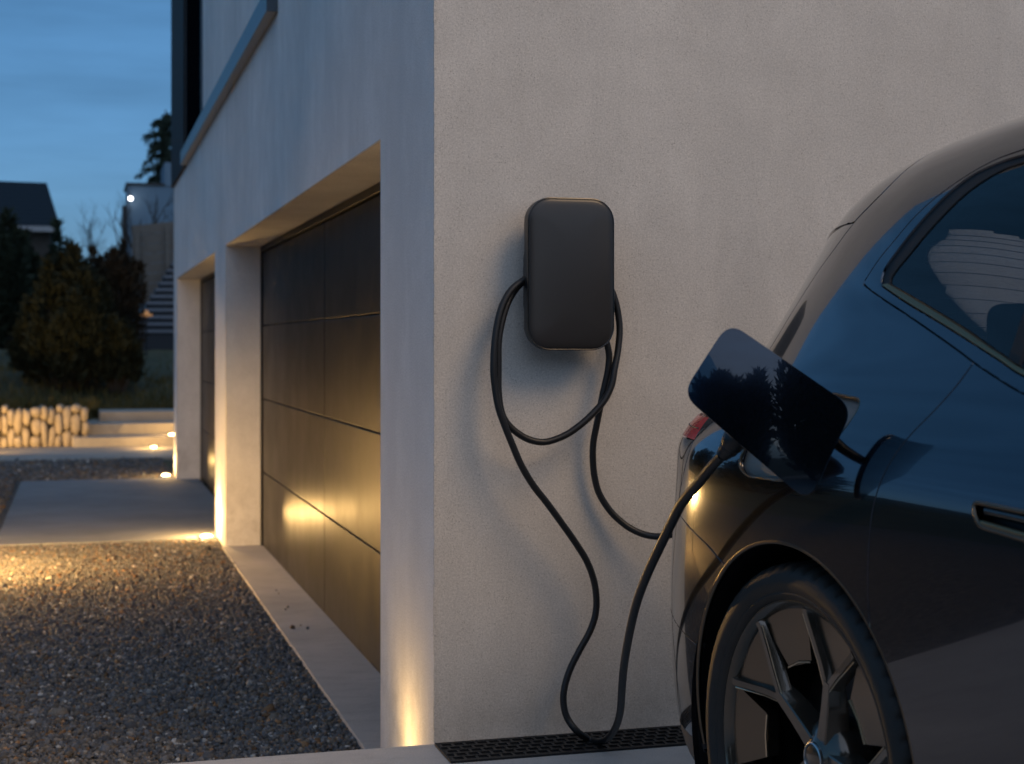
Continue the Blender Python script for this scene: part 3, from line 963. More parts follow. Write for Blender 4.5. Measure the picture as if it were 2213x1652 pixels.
# thin film of dust that dulls the clear coat a little in places
cr_ = g.ramp(g.noise(9, 5, .6), [(.35, .012), (.8, .05)])
g.l(cr_, bs.inputs['Coat Roughness'])
M['paint'] = mpaint
M['gloss_black'] = mat('gloss_black', (.008, .008, .009), .12, Coat_Weight=1., Coat_Roughness=.02)
M['trim'] = mat('grey_trim', (.045, .045, .048), .55)
M['satin_trim'] = mat('satin_trim', (.26, .18, .10), .30, 1.)
M['bronze_trim'] = mat('bronze_trim', (.16, .13, .10), .28, 1.)
M['lining'] = mat('lining', (.10, .10, .105), .9)
M['red_lens'] = mat('red_lens', (.75, .035, .04), .25, Coat_Weight=.5)
M['seat'] = mat('seat_fabric', (.045, .047, .052), .7)
def m_glass(name, tint, ior=1.52):
    m = bpy.data.materials.new(name); m.use_nodes = True
    nt = m.node_tree; nt.nodes.clear()
    out = nt.nodes.new('ShaderNodeOutputMaterial'); mixs = nt.nodes.new('ShaderNodeMixShader')
    tr = nt.nodes.new('ShaderNodeBsdfTransparent'); gl = nt.nodes.new('ShaderNodeBsdfGlossy'); fr = nt.nodes.new('ShaderNodeFresnel')
    tr.inputs[0].default_value = (*tint, 1); gl.inputs['Roughness'].default_value = .005; fr.inputs[0].default_value = ior
    nt.links.new(fr.outputs[0], mixs.inputs[0]); nt.links.new(tr.outputs[0], mixs.inputs[1]); nt.links.new(gl.outputs[0], mixs.inputs[2]); nt.links.new(mixs.outputs[0], out.inputs[0])
    return m
M['glass'] = m_glass('tinted_glass', (.34, .37, .40), 1.6)
M['rear_glass'] = m_glass('rear_glass', (.55, .58, .62), 1.5)

SV, SU = .20, .07
def dens(pts, step=.012, closed=True):
    """side-view polyline -> dense one"""
    out = []
    n = len(pts)
    for i in range(n if closed else n - 1):
        a, b = np.array(pts[i]), np.array(pts[(i+1) % n])
        m = max(1, int(math.ceil(np.linalg.norm(b-a)/step)))
        for k in range(m): out.append(tuple(a + (b-a)*k/m))
    if not closed: out.append(tuple(pts[-1]))
    return out
def rnd_poly(pts, r, n=5):
    """round the corners of a closed side-view polygon"""
    out = []
    m = len(pts)
    for i in range(m):
        p, a, b = np.array(pts[i]), np.array(pts[i-1]), np.array(pts[(i+1) % m])
        la, lb = np.linalg.norm(a-p), np.linalg.norm(b-p)
        rr_ = min(r, la*.45, lb*.45)
        p0, p1 = p + (a-p)/la*rr_, p + (b-p)/lb*rr_
        for k in range(n+1):
            t = k/n; out.append(tuple((1-t)**2*p0 + 2*t*(1-t)*p + t*t*p1))
    return out
def smooth_line(pts, n=8):
    return [(p.x, p.y) for p in catmull([(a, b, 0) for a, b in pts], n)]
def in_poly(P, poly):
    x, y = P[:, 0], P[:, 1]
    ins = np.zeros(len(P), bool)
    n = len(poly)
    for i in range(n):
        x0, y0 = poly[i]; x1, y1 = poly[(i+1) % n]
        if y0 == y1: continue
        c = ((y0 > y) != (y1 > y)) & (x < (x1-x0)*(y-y0)/(y1-y0) + x0)
        ins ^= c
    return ins
class UV(list): pass
def uvline(v0, u0, v1, u1, n):
    return [(v0 + (v1-v0)*i/n, u0 + (u1-u0)*i/n) for i in range(n)]
def to_uv(poly):
    if isinstance(poly, UV): return np.array(poly)
    return uv_of(dens(poly))
def panel(name, polys, material, holes=(), offset=0., gap=.0020, flange=.014, res=(.085, .2), both=False, side=1, parent=None, fl_mat=None):
    """a skin piece cut out of the body surface; outer loop given in side view (s, z) or as UV"""
    outer = np.concatenate([to_uv(p) for p in (polys if isinstance(polys, tuple) else (polys,))])
    hol = [to_uv(h) for h in holes]
    loops = [outer] + hol
    sc = np.array([SV, SU])
    pts, edges = [], []
    for L in loops:
        n0 = len(pts)
        pts += [tuple(p) for p in L*sc]
        edges += [(n0+i, n0+(i+1) % len(L)) for i in range(len(L))]
    lo, hi = outer.min(0), outer.max(0)
    gv = np.arange(lo[0]+res[0]*.5, hi[0], res[0]); gu = np.arange(lo[1]+res[1]*.5, hi[1], res[1])
    G = np.stack(np.meshgrid(gv, gu, indexing='ij'), -1).reshape(-1, 2)
    keep = in_poly(G*sc, outer*sc)
    for h in hol: keep &= ~in_poly(G*sc, h*sc)
    G = G[keep]
    B = np.concatenate(loops)*sc
    if len(G):
        d = np.min(np.linalg.norm((G*sc)[:, None, :]-B[None], axis=-1), axis=1) if len(G)*len(B) < 2e7 else np.full(len(G), 1.)
        G = G[d > .0045]
    pts += [tuple(p) for p in G*sc]
    vo, eo, fo, *_ = delaunay_2d_cdt([Vector(p) for p in pts], edges, [], 0, 1e-7)
    V2 = np.array([tuple(p) for p in vo])
    T = np.array([f for f in fo if len(f) == 3])
    cen = V2[T].mean(1)
    k = in_poly(cen, outer*sc)
    for h in hol: k &= ~in_poly(cen, h*sc)
    T = T[k]
    uvs = V2/sc
    P = surf(uvs[:, 0], uvs[:, 1]); N = normal(uvs[:, 0], uvs[:, 1])
    # consistent winding
    tn = np.cross(P[T[:, 1]]-P[T[:, 0]], P[T[:, 2]]-P[T[:, 0]])
    flip = (tn*N[T].mean(1)).sum(-1) < 0
    T[flip] = T[flip][:, ::-1]
    # open edges
    cnt = {}
    for t in T:
        for a, b in ((t[0], t[1]), (t[1], t[2]), (t[2], t[0])):
            cnt[(a, b)] = 1
    bnd = [(a, b) for (a, b) in cnt if (b, a) not in cnt]
    mv = np.zeros_like(P)
    for a, b in bnd:
        t = P[b]-P[a]; ln = np.linalg.norm(t)
        if ln < 1e-9: continue
        for q in (a, b):
            m = np.cross(N[q], t/ln); mv[q] += m
    ln = np.linalg.norm(mv, axis=1, keepdims=True)
    mvn = np.where(ln > 1e-6, mv/np.maximum(ln, 1e-6), 0)
    P[P[:, 1] < .012, 1] = 0.
    onc = (P[:, 1] < .012)[:, None]                 # do not pull away from the centre line
    P = P + np.where(onc, 0, mvn*gap) + N*offset
    verts = P.tolist(); norms = N.tolist(); faces = [tuple(int(i) for i in t) for t in T]
    nskin = len(faces)
    if flange:
        top, bot = {}, {}
        for a, b in bnd:
            if P[a, 1] < .012 and P[b, 1] < .012: continue
            for q in (a, b):
                if q not in top:
                    top[q] = len(verts); verts.append(P[q].tolist()); norms.append((-mvn[q]*.8 + N[q]*.6).tolist())
                    bot[q] = len(verts); verts.append((P[q] - N[q]*flange).tolist()); norms.append((-mvn[q]).tolist())
            faces.append((top[b], top[a], bot[a], bot[b]))
    verts = np.array(verts); norms = np.array(norms)
    mats = [0]*nskin + [1 if fl_mat else 0]*(len(faces)-nskin)
    def emit(sgn):
        v, nn, ff = verts.copy(), norms.copy(), faces
        if sgn < 0:
            v[:, 1] *= -1; nn[:, 1] *= -1; ff = [tuple(reversed(f)) for f in faces]
        return v, nn, ff
    if both:
        a, b = emit(1), emit(-1)
        n0 = len(a[0]); v = np.concatenate([a[0], b[0]]); nn = np.concatenate([a[1], b[1]]); ff = a[2] + [tuple(i+n0 for i in f) for f in b[2]]
        mats = mats + mats
    else:
        v, nn, ff = emit(side)
    W = to_world(v)
    NW = nn[:, :1]*np.array([*CAR_F, 0]) + nn[:, 1:2]*np.array([*CAR_R, 0]) + nn[:, 2:]*np.array([0, 0, 1.])
    NW /= np.linalg.norm(NW, axis=1, keepdims=True)+1e-9
    par = parent or car
    off = np.array(wmat(par).translation)
    me = bpy.data.meshes.new(name)
    # handedness of the car axes: (forward, right, up) is left-handed, so turn the faces round
    ff = [tuple(reversed(f)) for f in ff]
    me.from_pydata((W - off).tolist(), [], ff)
    me.materials.append(material)
    if fl_mat: me.materials.append(fl_mat)
    me.polygons.foreach_set('material_index', mats)
    me.polygons.foreach_set('use_smooth', [True]*len(me.polygons))
    me.normals_split_custom_set_from_vertices(NW.tolist())
    o = bpy.data.objects.new(name, me); COL.objects.link(o); o.parent = par
    return o
def on_surf(line, offset=0., sz=True):
    uv = uv_of(line) if sz else np.array(line)
    return surf(uv[:, 0], uv[:, 1]) + normal(uv[:, 0], uv[:, 1])*offset
def strip(name, line, rad, material, offset, n=6, sz=True, mirror=False, parent=None):
    P = on_surf(line, offset, sz)
    if mirror:
        MB().tube([Vector(p) for p in to_world(P*np.array([1, -1, 1]))], rad, n).build(name, material, parent or car, smooth=60)
    return MB().tube([Vector(p) for p in to_world(P)], rad, n).build(name, material, parent or car, smooth=60)

# ---- outlines in side view, metres
ARC, ARR = (.008, .405), .421
def arch(a0, a1, n=40, r=ARR, c=ARC):
    return [(c[0] + r*math.cos(R(a0+(a1-a0)*i/n)), c[1] + r*math.sin(R(a0+(a1-a0)*i/n))) for i in range(n+1)]
doorup = smooth_line([(1.27, 1.590), (.9, 1.594), (.6, 1.586), (.376, 1.568), (.277, 1.550), (.183, 1.509), (.125, 1.468), (.084, 1.423), (.050, 1.385), (.022, 1.339)])
doorbelt = smooth_line([(.024, 1.336), (.114, 1.305), (.219, 1.270), (.322, 1.234), (.406, 1.204), (.456, 1.185)], 5)
beltfwd = smooth_line([(.456, 1.185), (.538, 1.158), (.615, 1.136), (.78, 1.102), (1.0, 1.074), (1.27, 1.058)], 5)
doorcut = smooth_line([(.456, 1.185), (.430, 1.146), (.394, 1.100), (.362, 1.058), (.338, 1.012), (.320, .960), (.307, .905), (.299, .84), (.296, .775), (.300, .712)], 5)
tailcut = smooth_line([(-.015, 1.615), (-.042, 1.585), (-.066, 1.545), (-.101, 1.510), (-.146, 1.474), (-.192, 1.423), (-.238, 1.380), (-.292, 1.318), (-.350, 1.240), (-.410, 1.146), (-.450, 1.070), (-.456, 1.043)], 6)
fendline = smooth_line([(-.456, 1.043), (-.459, 1.013), (-.466, .964), (-.497, .909), (-.520, .872), (-.524, .828)], 5)
bumpline = smooth_line([(-.524, .828), (-.424, .804), (-.326, .780), (-.262, .757), (-.236, .750)], 5)
def arc_from(p0, p1, **k):
    a0 = math.degrees(math.atan2(p0[1]-ARC[1], p0[0]-ARC[0])); a1 = math.degrees(math.atan2(p1[1]-ARC[1], p1[0]-ARC[0]))
    return arch(a0, a1, **k)
port = rnd_poly([(.052, 1.121), (.166, 1.112), (.150, 1.040), (.085, .968), (.006, .946), (-.150, .944), (-.192, .962), (-.182, 1.05), (-.110, 1.118)], .035)
handle = rnd_poly([(.579, .962), (.845, .952), (.845, .905), (.600, .925)], .02)
seal = smooth_line([(1.27, 1.572), (.9, 1.577), (.6, 1.572), (.385, 1.557), (.312, 1.549), (.248, 1.532), (.193, 1.497), (.142, 1.445), (.108, 1.401), (.086, 1.367), (.086, 1.345), (.096, 1.331)], 5)
glass_t = smooth_line([(1.262, 1.560), (.9, 1.565), (.6, 1.560), (.391, 1.545), (.326, 1.534), (.268, 1.509), (.226, 1.477), (.181, 1.432), (.148, 1.392), (.119, 1.358), (.114, 1.342), (.124, 1.334)], 5)
chrome_lo = smooth_line([(.096, 1.331), (.206, 1.293), (.341, 1.250), (.465, 1.209), (.534, 1.186), (.603, 1.163), (.78, 1.122), (1.0, 1.094), (1.27, 1.078)], 5)
chrome_up = smooth_line([(.124, 1.334), (.265, 1.290), (.395, 1.247), (.488, 1.213), (.540, 1.195), (.600, 1.175), (.78, 1.134), (1.0, 1.106), (1.262, 1.090)], 5)

def uv_pt(s, z): return tuple(uv_of([(s, z)])[0])
def v_at(s, u):
    vs = np.linspace(0, NV-.001, 2000); return float(vs[np.abs(surf(vs, np.full_like(vs, u))[:, 0]-s).argmin()])
def uvl(line): return [tuple(p) for p in uv_of(line)]
def uvseg(a, b, n=24): return [(a[0]+(b[0]-a[0])*i/n, a[1]+(b[1]-a[1])*i/n) for i in range(n)]

VF = uv_pt(1.27, 1.30)[0]           # cross-section at the middle pillar
UTOP = NU - 2e-6
# body side with roof: arch -> door shut line -> over the door -> roof -> tailgate shut line -> lamp and bumper joints
d_end = doorup[0]
quarter = UV(uvl(dens(arc_from((-.236, .750), (.300, .712)), .012, False))
             + uvl(list(reversed(doorcut)))[1:] + uvl(list(reversed(doorbelt)))[1:] + uvl(list(reversed(doorup)))[1:]
             + uvseg(uv_pt(*d_end), (v_at(1.27, UTOP), UTOP), 20)
             + uvseg((v_at(1.27, UTOP), UTOP), (v_at(-.02, UTOP), UTOP), 20)
             + uvseg((v_at(-.02, UTOP), UTOP), uv_pt(*tailcut[0]), 20)
             + uvl(tailcut) + uvl(fendline)[1:] + uvl(bumpline)[1:-1])
for sd in (1, -1):
    panel('body_side', quarter, M['paint'], holes=(port,) if sd == 1 else (), side=sd)
# rear door: lower skin and window frame
lower_door = (doorcut, arc_from((.300, .712), (ARC[0]+ARR*.985, ARC[1]-.07)), [(.47, .315), (.9, .310), (1.262, .310), (1.262, .7), (1.264, 1.056)], list(reversed(beltfwd))[1:-1])
lower_door = UV(uvl(dens([p for L in lower_door for p in L], .012)))
def clip_s(line, m):
    out = [p for p in line if p[0] < m - 1e-6]
    z = float(np.interp(m, [p[0] for p in sorted(line)], [p[1] for p in sorted(line)]))
    return ([(m, z)] + out) if line[0][0] > line[-1][0] else (out + [(m, z)])
def ring(top, foot):
    return UV(uvl(top) + uvl(foot)[1:] + uvl(dens([foot[-1], top[0]], .02, False))[1:-1])
frame_o = ring(doorup, doorbelt + beltfwd[1:])
seal_o = ring(clip_s(seal, 1.258), clip_s(chrome_lo, 1.258))
glass_o = ring(clip_s(glass_t, 1.246), clip_s(chrome_up, 1.246))
def door_side(sd):
    dr = empty('rear_door', tuple(float(q) for q in to_world(np.array([.8, .9*sd, .3]))), parent=car)
    panel('skin', lower_door, M['paint'], holes=(handle,), side=sd, parent=dr)
    panel('window_frame', frame_o, M['paint'], holes=(seal_o,), side=sd, parent=dr, flange=.010)
    panel('window_seal', seal_o, M['gasket'], holes=(glass_o,), offset=-.004, gap=.0004, flange=.008, side=sd, parent=dr)
    panel('window_glass', glass_o, M['glass'], offset=-.0065, gap=-.001, flange=0, side=sd, parent=dr)
    return dr
rdoor = door_side(1)
door_side(-1)
# bright strip along the window foot, divider bar and door handle
P1, P2 = on_surf(chrome_lo[2:], .004), on_surf(chrome_up[1:len(chrome_lo)-1], .004)
def band(name, la, lb, h0, h1, material, parent, m=60):
    """raised strip between two side-view lines"""
    def res(L):
        L = np.array(L); d = np.r_[0, np.cumsum(np.linalg.norm(np.diff(L, axis=0), axis=1))]
        t = np.linspace(0, d[-1], m); return np.stack([np.interp(t, d, L[:, 0]), np.interp(t, d, L[:, 1])], -1)
    A, B = res(la), res(lb)
    rows = []
    for k, h in ((0., h0), (.15, h1), (.5, h1*1.25), (.85, h1), (1., h0)):
        rows.append(to_world(on_surf(A*(1-k) + B*k, h)))
    V = [tuple(p) for r_ in rows for p in r_]
    Fc = [(j*m+i, j*m+i+1, (j+1)*m+i+1, (j+1)*m+i) for j in range(4) for i in range(m-1)]
    return mk(name, V, Fc, material, parent, smooth=50)
band('belt_strip', chrome_lo, chrome_up, -.002, .003, M['satin_trim'], rdoor)
dv0 = smooth_line([(.536, 1.194), (.545, 1.30), (.556, 1.42), (.566, 1.553)], 6)
dv1 = smooth_line([(.580, 1.182), (.588, 1.30), (.597, 1.42), (.604, 1.556)], 6)
band('divider_bar', dv0, dv1, -.010, -.0015, M['gasket'], rdoor, 24)
panel('handle_pocket', rnd_poly([(.570, .972), (.86, .962), (.86, .897), (.59, .915)], .02), M['black'], offset=-.032, gap=0, flange=0, parent=rdoor)
hl_ = dens(handle, .008)
strip('handle_rim', hl_ + hl_[:1], .0042, M['bronze_trim'], -.001, 8, parent=rdoor)
grip = smooth_line([(.606, .951), (.68, .948), (.76, .944), (.845, .940)], 6)
strip('handle_grip', grip, .0085, M['gloss_black'], -.012, 10, parent=rdoor)
gl2 = smooth_line([(.606, .930), (.68, .924), (.76, .918), (.845, .912)], 6)
strip('handle_edge', gl2, .006, M['satin_trim'], -.004, 8, parent=rdoor)

# ---- tailgate, spoiler, lamps, bumper (both halves in one piece across the centre)
V0 = 0.
def u_at(z, v):
    us = np.linspace(0, NU-.001, 2000); return float(us[np.abs(surf(np.full_like(us, v), us)[:, 2]-z).argmin()])
spoil_gap_side = (-.134, 1.474)
gi = min(range(len(tailcut)), key=lambda i: abs(tailcut[i][1]-1.474))
sp_uv = uv_pt(*tailcut[gi])
sp_low = (V0, 17.3)
spoiler = UV(uvl(tailcut[:gi+1]) + uvseg(sp_uv, sp_low, 40)[1:] + uvseg(sp_low, (V0, UTOP), 12) + uvseg((V0, UTOP), (v_at(-.02, UTOP), UTOP), 14) + uvseg((v_at(-.02, UTOP), UTOP), uv_pt(*tailcut[0]), 20)[:-1])
panel('spoiler', spoiler, M['paint'], both=True, gap=.005)
lipl = uvseg(sp_uv, sp_low, 30)
strip('spoiler_lip', [(v, u+.06) for v, u in lipl[1:]], [.002, .0035] + [.005]*(len(lipl)-3), M['paint'], -.001, 10, False, True)
strip('spoiler_seal', [(v, u-.02) for v, u in lipl[1:]], .006, M['gasket'], -.0065, 8, False, True)
lamp_top_side, lamp_bot_side = (-.454, 1.052), (-.461, 1.000)
lt, lb_ = uv_pt(*lamp_top_side), uv_pt(*lamp_bot_side)
ti = min(range(len(tailcut)), key=lambda i: abs(tailcut[i][1]-1.056))
LVV = 3.2
lamp_t_end, lamp_b_end = (LVV, u_at(1.045, LVV)), (LVV, u_at(1.005, LVV))
rw = UV(uvseg((V0, 11.6), (4.3, 11.5), 24) + uvseg((4.3, 11.5), (4.75, 12.1), 6) + uvseg((4.75, 12.1), (4.8, 14.6), 16) + uvseg((4.8, 14.6), (4.4, 15.3), 6) + uvseg((4.4, 15.3), (V0, 16.75), 24) + uvseg((V0, 16.75), (V0, 11.6), 16))
tg_up = UV(uvl(tailcut[gi:ti+1]) + uvseg(uv_pt(*tailcut[ti]), lamp_t_end, 30)[1:] + uvseg(lamp_t_end, (V0, lamp_t_end[1]), 16) + uvseg((V0, lamp_t_end[1]), (V0, sp_low[1]), 20) + uvseg(sp_low, sp_uv, 40)[:-1])
rw_in = UV([(max(v, .02) if v < .02 else v, u) for v, u in rw])
panel('tailgate', tg_up, M['paint'], holes=(rw_in,), both=True, gap=.0025)
rglass = panel('rear_window', rw, M['rear_glass'], both=True, offset=-.005, gap=-.002, flange=0)
hm = MB()
for k in range(11):
    u = 12.1 + k*.29
    L = [(4.4*(i/30), u + .9*(1-(i/30)**2)*max(0, (u-12.1)/3)) for i in range(31)]
    P = on_surf(L, -.008, False)
    hm.tube([Vector(p) for p in to_world(P)], .0011, 4); hm.tube([Vector(p) for p in to_world(P*np.array([1, -1, 1]))], .0011, 4)
for vv_ in (4.4, 2.2):
    P = on_surf([(vv_, 12.1 + 2.9*i/20) for i in range(21)], -.008, False)
    hm.tube([Vector(p) for p in to_world(P)], .0014, 4); hm.tube([Vector(p) for p in to_world(P*np.array([1, -1, 1]))], .0014, 4)
hm.build('heater_lines', M['black'], rglass)['kind'] = 'stuff'
lamp = UV(uvseg(lt, lamp_t_end, 30) + uvseg(lamp_t_end, lamp_b_end, 6) + uvseg(lamp_b_end, lb_, 30) + uvseg(lb_, lt, 6))
for sd in (1, -1):
    tl = panel('tail_lamp', lamp, M['red_lens'], side=sd, gap=.0015, offset=-.001)
    if sd == 1:
        mid = [((a[0]+b[0])/2, (a[1]+b[1])/2) for a, b in zip(uvseg(lt, lamp_t_end, 30), reversed(uvseg(lamp_b_end, lb_, 30)))]
        strip('lamp_rib', mid, .0016, M['black_plastic'], -.0005, 6, False, parent=tl)
fi = [p for p in fendline if p[1] <= 1.0]
be = uv_pt(*fendline[-1])
tg_low = UV([lb_] + uvl(fi[1:]) + uvseg(be, (V0, be[1]), 40)[1:] + uvseg((V0, be[1]), (V0, lamp_t_end[1]), 10) + uvseg((V0, lamp_t_end[1]), lamp_t_end, 12) + uvseg(lamp_t_end, lamp_b_end, 4)[1:] + uvseg(lamp_b_end, lb_, 30))
panel('tailgate_lower', tg_low, M['paint'], both=True)
lo_arch = arch(180 - 1, 142, 14)
lowline = smooth_line([(-.413, .548), (-.505, .567), (-.613, .578)], 5)
ll_a, ll_b = uv_pt(*(arch(160.0, 160.0, 1)[0])), uv_pt(-.62, .583)
bump_up = UV(uvl(bumpline) + uvl(dens(arc_from((-.236, .750), arch(160, 160, 1)[0]), .012, False))[1:-1] + uvseg(ll_a, ll_b, 20) + uvseg(ll_b, (V0, ll_b[1]+.05), 30) + uvseg((V0, ll_b[1]+.05), (V0, be[1]), 12) + uvseg((V0, be[1]), be, 40))
panel('rear_bumper', bump_up, M['paint'], both=True)
ls_z = .325
a_low = 180 + math.degrees(math.asin((ARC[1]-ls_z)/ARR))
lu = uv_pt(*arch(a_low, a_low, 1)[0])
bump_lo = UV(uvl(dens(arch(160, a_low, 20), .012, False))[:-1] + uvseg(lu, (V0, lu[1]-.1), 50) + uvseg((V0, lu[1]-.1), (V0, ll_b[1]+.05), 14) + uvseg((V0, ll_b[1]+.05), ll_b, 30) + uvseg(ll_b, ll_a, 20))
panel('rear_bumper_skirt', bump_lo, M['paint'], both=True)
diff = UV(uvseg(lu, (lu[0]-.2, .25), 16) + uvseg((lu[0]-.2, .25), (V0, .25), 40) + uvseg((V0, .25), (V0, lu[1]-.1), 10) + uvseg((V0, lu[1]-.1), lu, 50))
panel('lower_valance', diff, M['trim'], both=True)

# ---- front half (mostly behind the viewer)
ARF = (3.0, .405)
farch = [(ARF[0] + ARR*math.cos(R(a)), ARF[1] + ARR*math.sin(R(a))) for a in np.linspace(-12, 192, 60)]
fb_top = 10.4
E_ = NV - 1e-5
fd = [(1.275, .31), (2.10, .31), (2.22, .45), (2.28, .70), (2.28, 1.035), (1.8, 1.045), (1.275, 1.052)]
wd = uvl(dens([(2.285, 1.035), (2.285, .70), (2.225, .45), (2.12, .315), (2.5, .315)], .02, False))
fa = [p for p in reversed(farch)]
wing = UV(wd + uvl(dens(fa, .02, False)) + uvseg(uv_pt(3.5, .33), (E_, 1.5), 30) + uvseg((E_, 1.5), (E_, fb_top), 24) + uvseg((E_, fb_top), uv_pt(2.285, 1.035), 50))
for sd in (1, -1):
    panel('front_door', fd, M['paint'], side=sd, res=(.15, .3))
    panel('front_side_glass', [(1.29, 1.08), (1.29, 1.56), (1.5, 1.548), (1.72, 1.47), (2.0, 1.30), (2.27, 1.09), (1.9, 1.075)], M['gloss_black'], side=sd, offset=-.005, res=(.2, .4))
strip('pillar_cover', [(1.272, 1.056), (1.272, 1.2), (1.272, 1.4), (1.272, 1.585)], .012, M['gasket'], -.012, 8, mirror=True)
panel('front_wing', wing, M['paint'], both=True, res=(.15, .3))
ap = uvl(dens([(1.78, 1.475), (2.05, 1.315), (2.32, 1.085)], .03, False))
panel('windscreen', UV(ap + uvseg(ap[-1], (E_, fb_top+.3), 40)[1:] + uvseg((E_, fb_top+.3), (E_, 15.6), 20) + uvseg((E_, 15.6), ap[0], 40)), M['gloss_black'], both=True, offset=-.004, res=(.2, .4))
rl = uvl(dens([(1.275, 1.592), (1.275, 1.060), (1.9, 1.052), (2.30, 1.045), (2.32, 1.075), (2.05, 1.325), (1.78, 1.487)], .03, False))
ra = uvl(dens([(1.275, 1.592), (1.275, 1.565), (1.5, 1.555), (1.72, 1.480), (2.0, 1.31), (2.29, 1.085), (2.30, 1.075), (2.05, 1.325), (1.79, 1.487)], .03, False))
panel('front_roof', UV(ra + uvseg(ra[-1], (E_, 15.75), 40)[1:] + uvseg((E_, 15.75), (E_, UTOP), 12) + uvseg((E_, UTOP), (v_at(1.275, UTOP), UTOP), 30) + uvseg((v_at(1.275, UTOP), UTOP), ra[0], 20)), M['paint'], both=True, res=(.2, .4))
panel('sill', UV(uvl(dens([(.44, .305), (1.27, .300), (2.55, .300)], .03, False)) + uvseg(uv_pt(2.55, .300), (uv_pt(2.5, .24)[0], .35), 4) + uvseg((uv_pt(2.5, .24)[0], .35), (uv_pt(.5, .24)[0], .35), 40) + uvseg((uv_pt(.5, .24)[0], .35), uv_pt(.44, .305), 5)), M['trim'])

# ---- dark seals behind the shut lines
for nm, ln in (('door_seal', doorup), ('door_seal', doorbelt), ('door_seal', doorcut), ('tail_seal', tailcut + fendline[1:]), ('bumper_seal', bumpline), ('belt_seal', beltfwd)):
    strip(nm, ln, .0075, M['gasket'], -.012, 6, mirror=True)
strip('bumper_seal', uvseg(ll_a, ll_b, 12), .007, M['gasket'], -.012, 6, False, True)

# black inner shell under the belt, open at the wheels
gv, gu = np.linspace(.0, NV, 110), np.linspace(.3, 10.4, 40)
VV, UU = np.meshgrid(gv, gu, indexing='ij')
SP = surf(VV, UU) - normal(VV, UU)*.028
ok = np.ones(SP.shape[:2], bool)
for c in (ARC, ARF): ok &= np.hypot(SP[..., 0]-c[0], SP[..., 2]-c[1]) > .43
ok &= ~((SP[..., 0] > -.24) & (SP[..., 0] < .2) & (SP[..., 2] > .93) & (SP[..., 2] < 1.14))
V_, F_ = [], []
for sgn in (1, -1):
    W = to_world(SP*np.array([1, sgn, 1])).reshape(-1, 3); n0 = len(V_)
    V_ += [tuple(p) for p in W]
    nu = len(gu)
    for i in range(len(gv)-1):
        for j in range(nu-1):
            if ok[i, j] and ok[i+1, j] and ok[i, j+1] and ok[i+1, j+1]: F_.append((n0+i*nu+j, n0+(i+1)*nu+j, n0+(i+1)*nu+j+1, n0+i*nu+j+1))
mk('inner_shell', V_, F_, M['black'], car)
# trim inside the pillars and roof
gv, gu = np.linspace(0, VF+1, 70), np.linspace(10.5, UTOP, 40)
VV, UU = np.meshgrid(gv, gu, indexing='ij')
SP = surf(VV, UU) - normal(VV, UU)*.045
C_ = np.stack([VV, UU], -1)
hole = in_poly(C_.reshape(-1, 2)*np.array([SV, SU]), np.array(glass_o)*np.array([SV, SU])).reshape(VV.shape) | in_poly(C_.reshape(-1, 2)*np.array([SV, SU]), np.array(rw)*np.array([SV, SU])).reshape(VV.shape)
V_, F_ = [], []
for sgn in (1, -1):
    W = to_world(SP*np.array([1, sgn, 1])).reshape(-1, 3); n0 = len(V_); V_ += [tuple(p) for p in W]; nu = len(gu)
    for i in range(len(gv)-1):
        for j in range(nu-1):
            if not (hole[i, j] or hole[i+1, j] or hole[i, j+1] or hole[i+1, j+1]): F_.append((n0+i*nu+j, n0+(i+1)*nu+j, n0+(i+1)*nu+j+1, n0+i*nu+j+1))
mk('headlining', V_, F_, M['lining'], car, smooth=60)
def cbox(s0, s1, l0, l1, z0, z1, mb=None):
    mb = mb or MB()
    c = [(s0,l0,z0),(s1,l0,z0),(s1,l1,z0),(s0,l1,z0),(s0,l0,z1),(s1,l0,z1),(s1,l1,z1),(s0,l1,z1)]
    mb.add([tuple(p) for p in to_world(np.array(c))], [(0,1,2,3),(4,7,6,5),(0,4,5,1),(1,5,6,2),(2,6,7,3),(3,7,4,0)])
    return mb
cbox(-.6, 2.6, -.82, .82, .92, .96).build('cabin_floor', M['black'], car)
cbox(-.06, .12, -.66, .66, .961, 1.12).build('rear_seat', M['seat'], car, bevel=.05, seg=4)
for l_ in (-.40, .05, .42):
    cbox(.02, .10, l_-.11, l_+.11, 1.13, 1.30).build('headrest', M['seat'], car, bevel=.03, seg=4)
for l_ in (-.40, .40):
    mb = cbox(.95, 1.08, l_-.24, l_+.24, .961, 1.28); mb.build('front_seat', M['seat'], car, bevel=.06, seg=4)
    cbox(.93, 1.03, l_-.13, l_+.13, 1.33, 1.50).build('headrest', M['seat'], car, bevel=.04, seg=4)

# ---- wheel houses and arch lips
for sgn in (1, -1):
    for (c0, nm) in ((ARC, 'wheel_house'), (ARF, 'wheel_house')):
        V_, F_ = [], []
        n = 48
        for (r_, l_) in ((.424, .972), (.43, .955), (.43, .60), (.0, .60)):
            for k in range(n+1):
                a = R(-40 + 260*k/n)
                V_.append(tuple(to_world(np.array([c0[0]+r_*math.cos(a), sgn*l_, c0[1]+r_*math.sin(a)]))))
        for j in range(3):
            for k in range(n): F_.append((j*(n+1)+k, j*(n+1)+k+1, (j+1)*(n+1)+k+1, (j+1)*(n+1)+k))
        mk(nm, V_, F_, M['black'], car)
lip = [p for p in arch(a_low, -16, 90)]
strip('arch_lip', [p for p in lip if p[1] > .30], .0062, M['bronze_trim'], -.0055, 8, mirror=True)
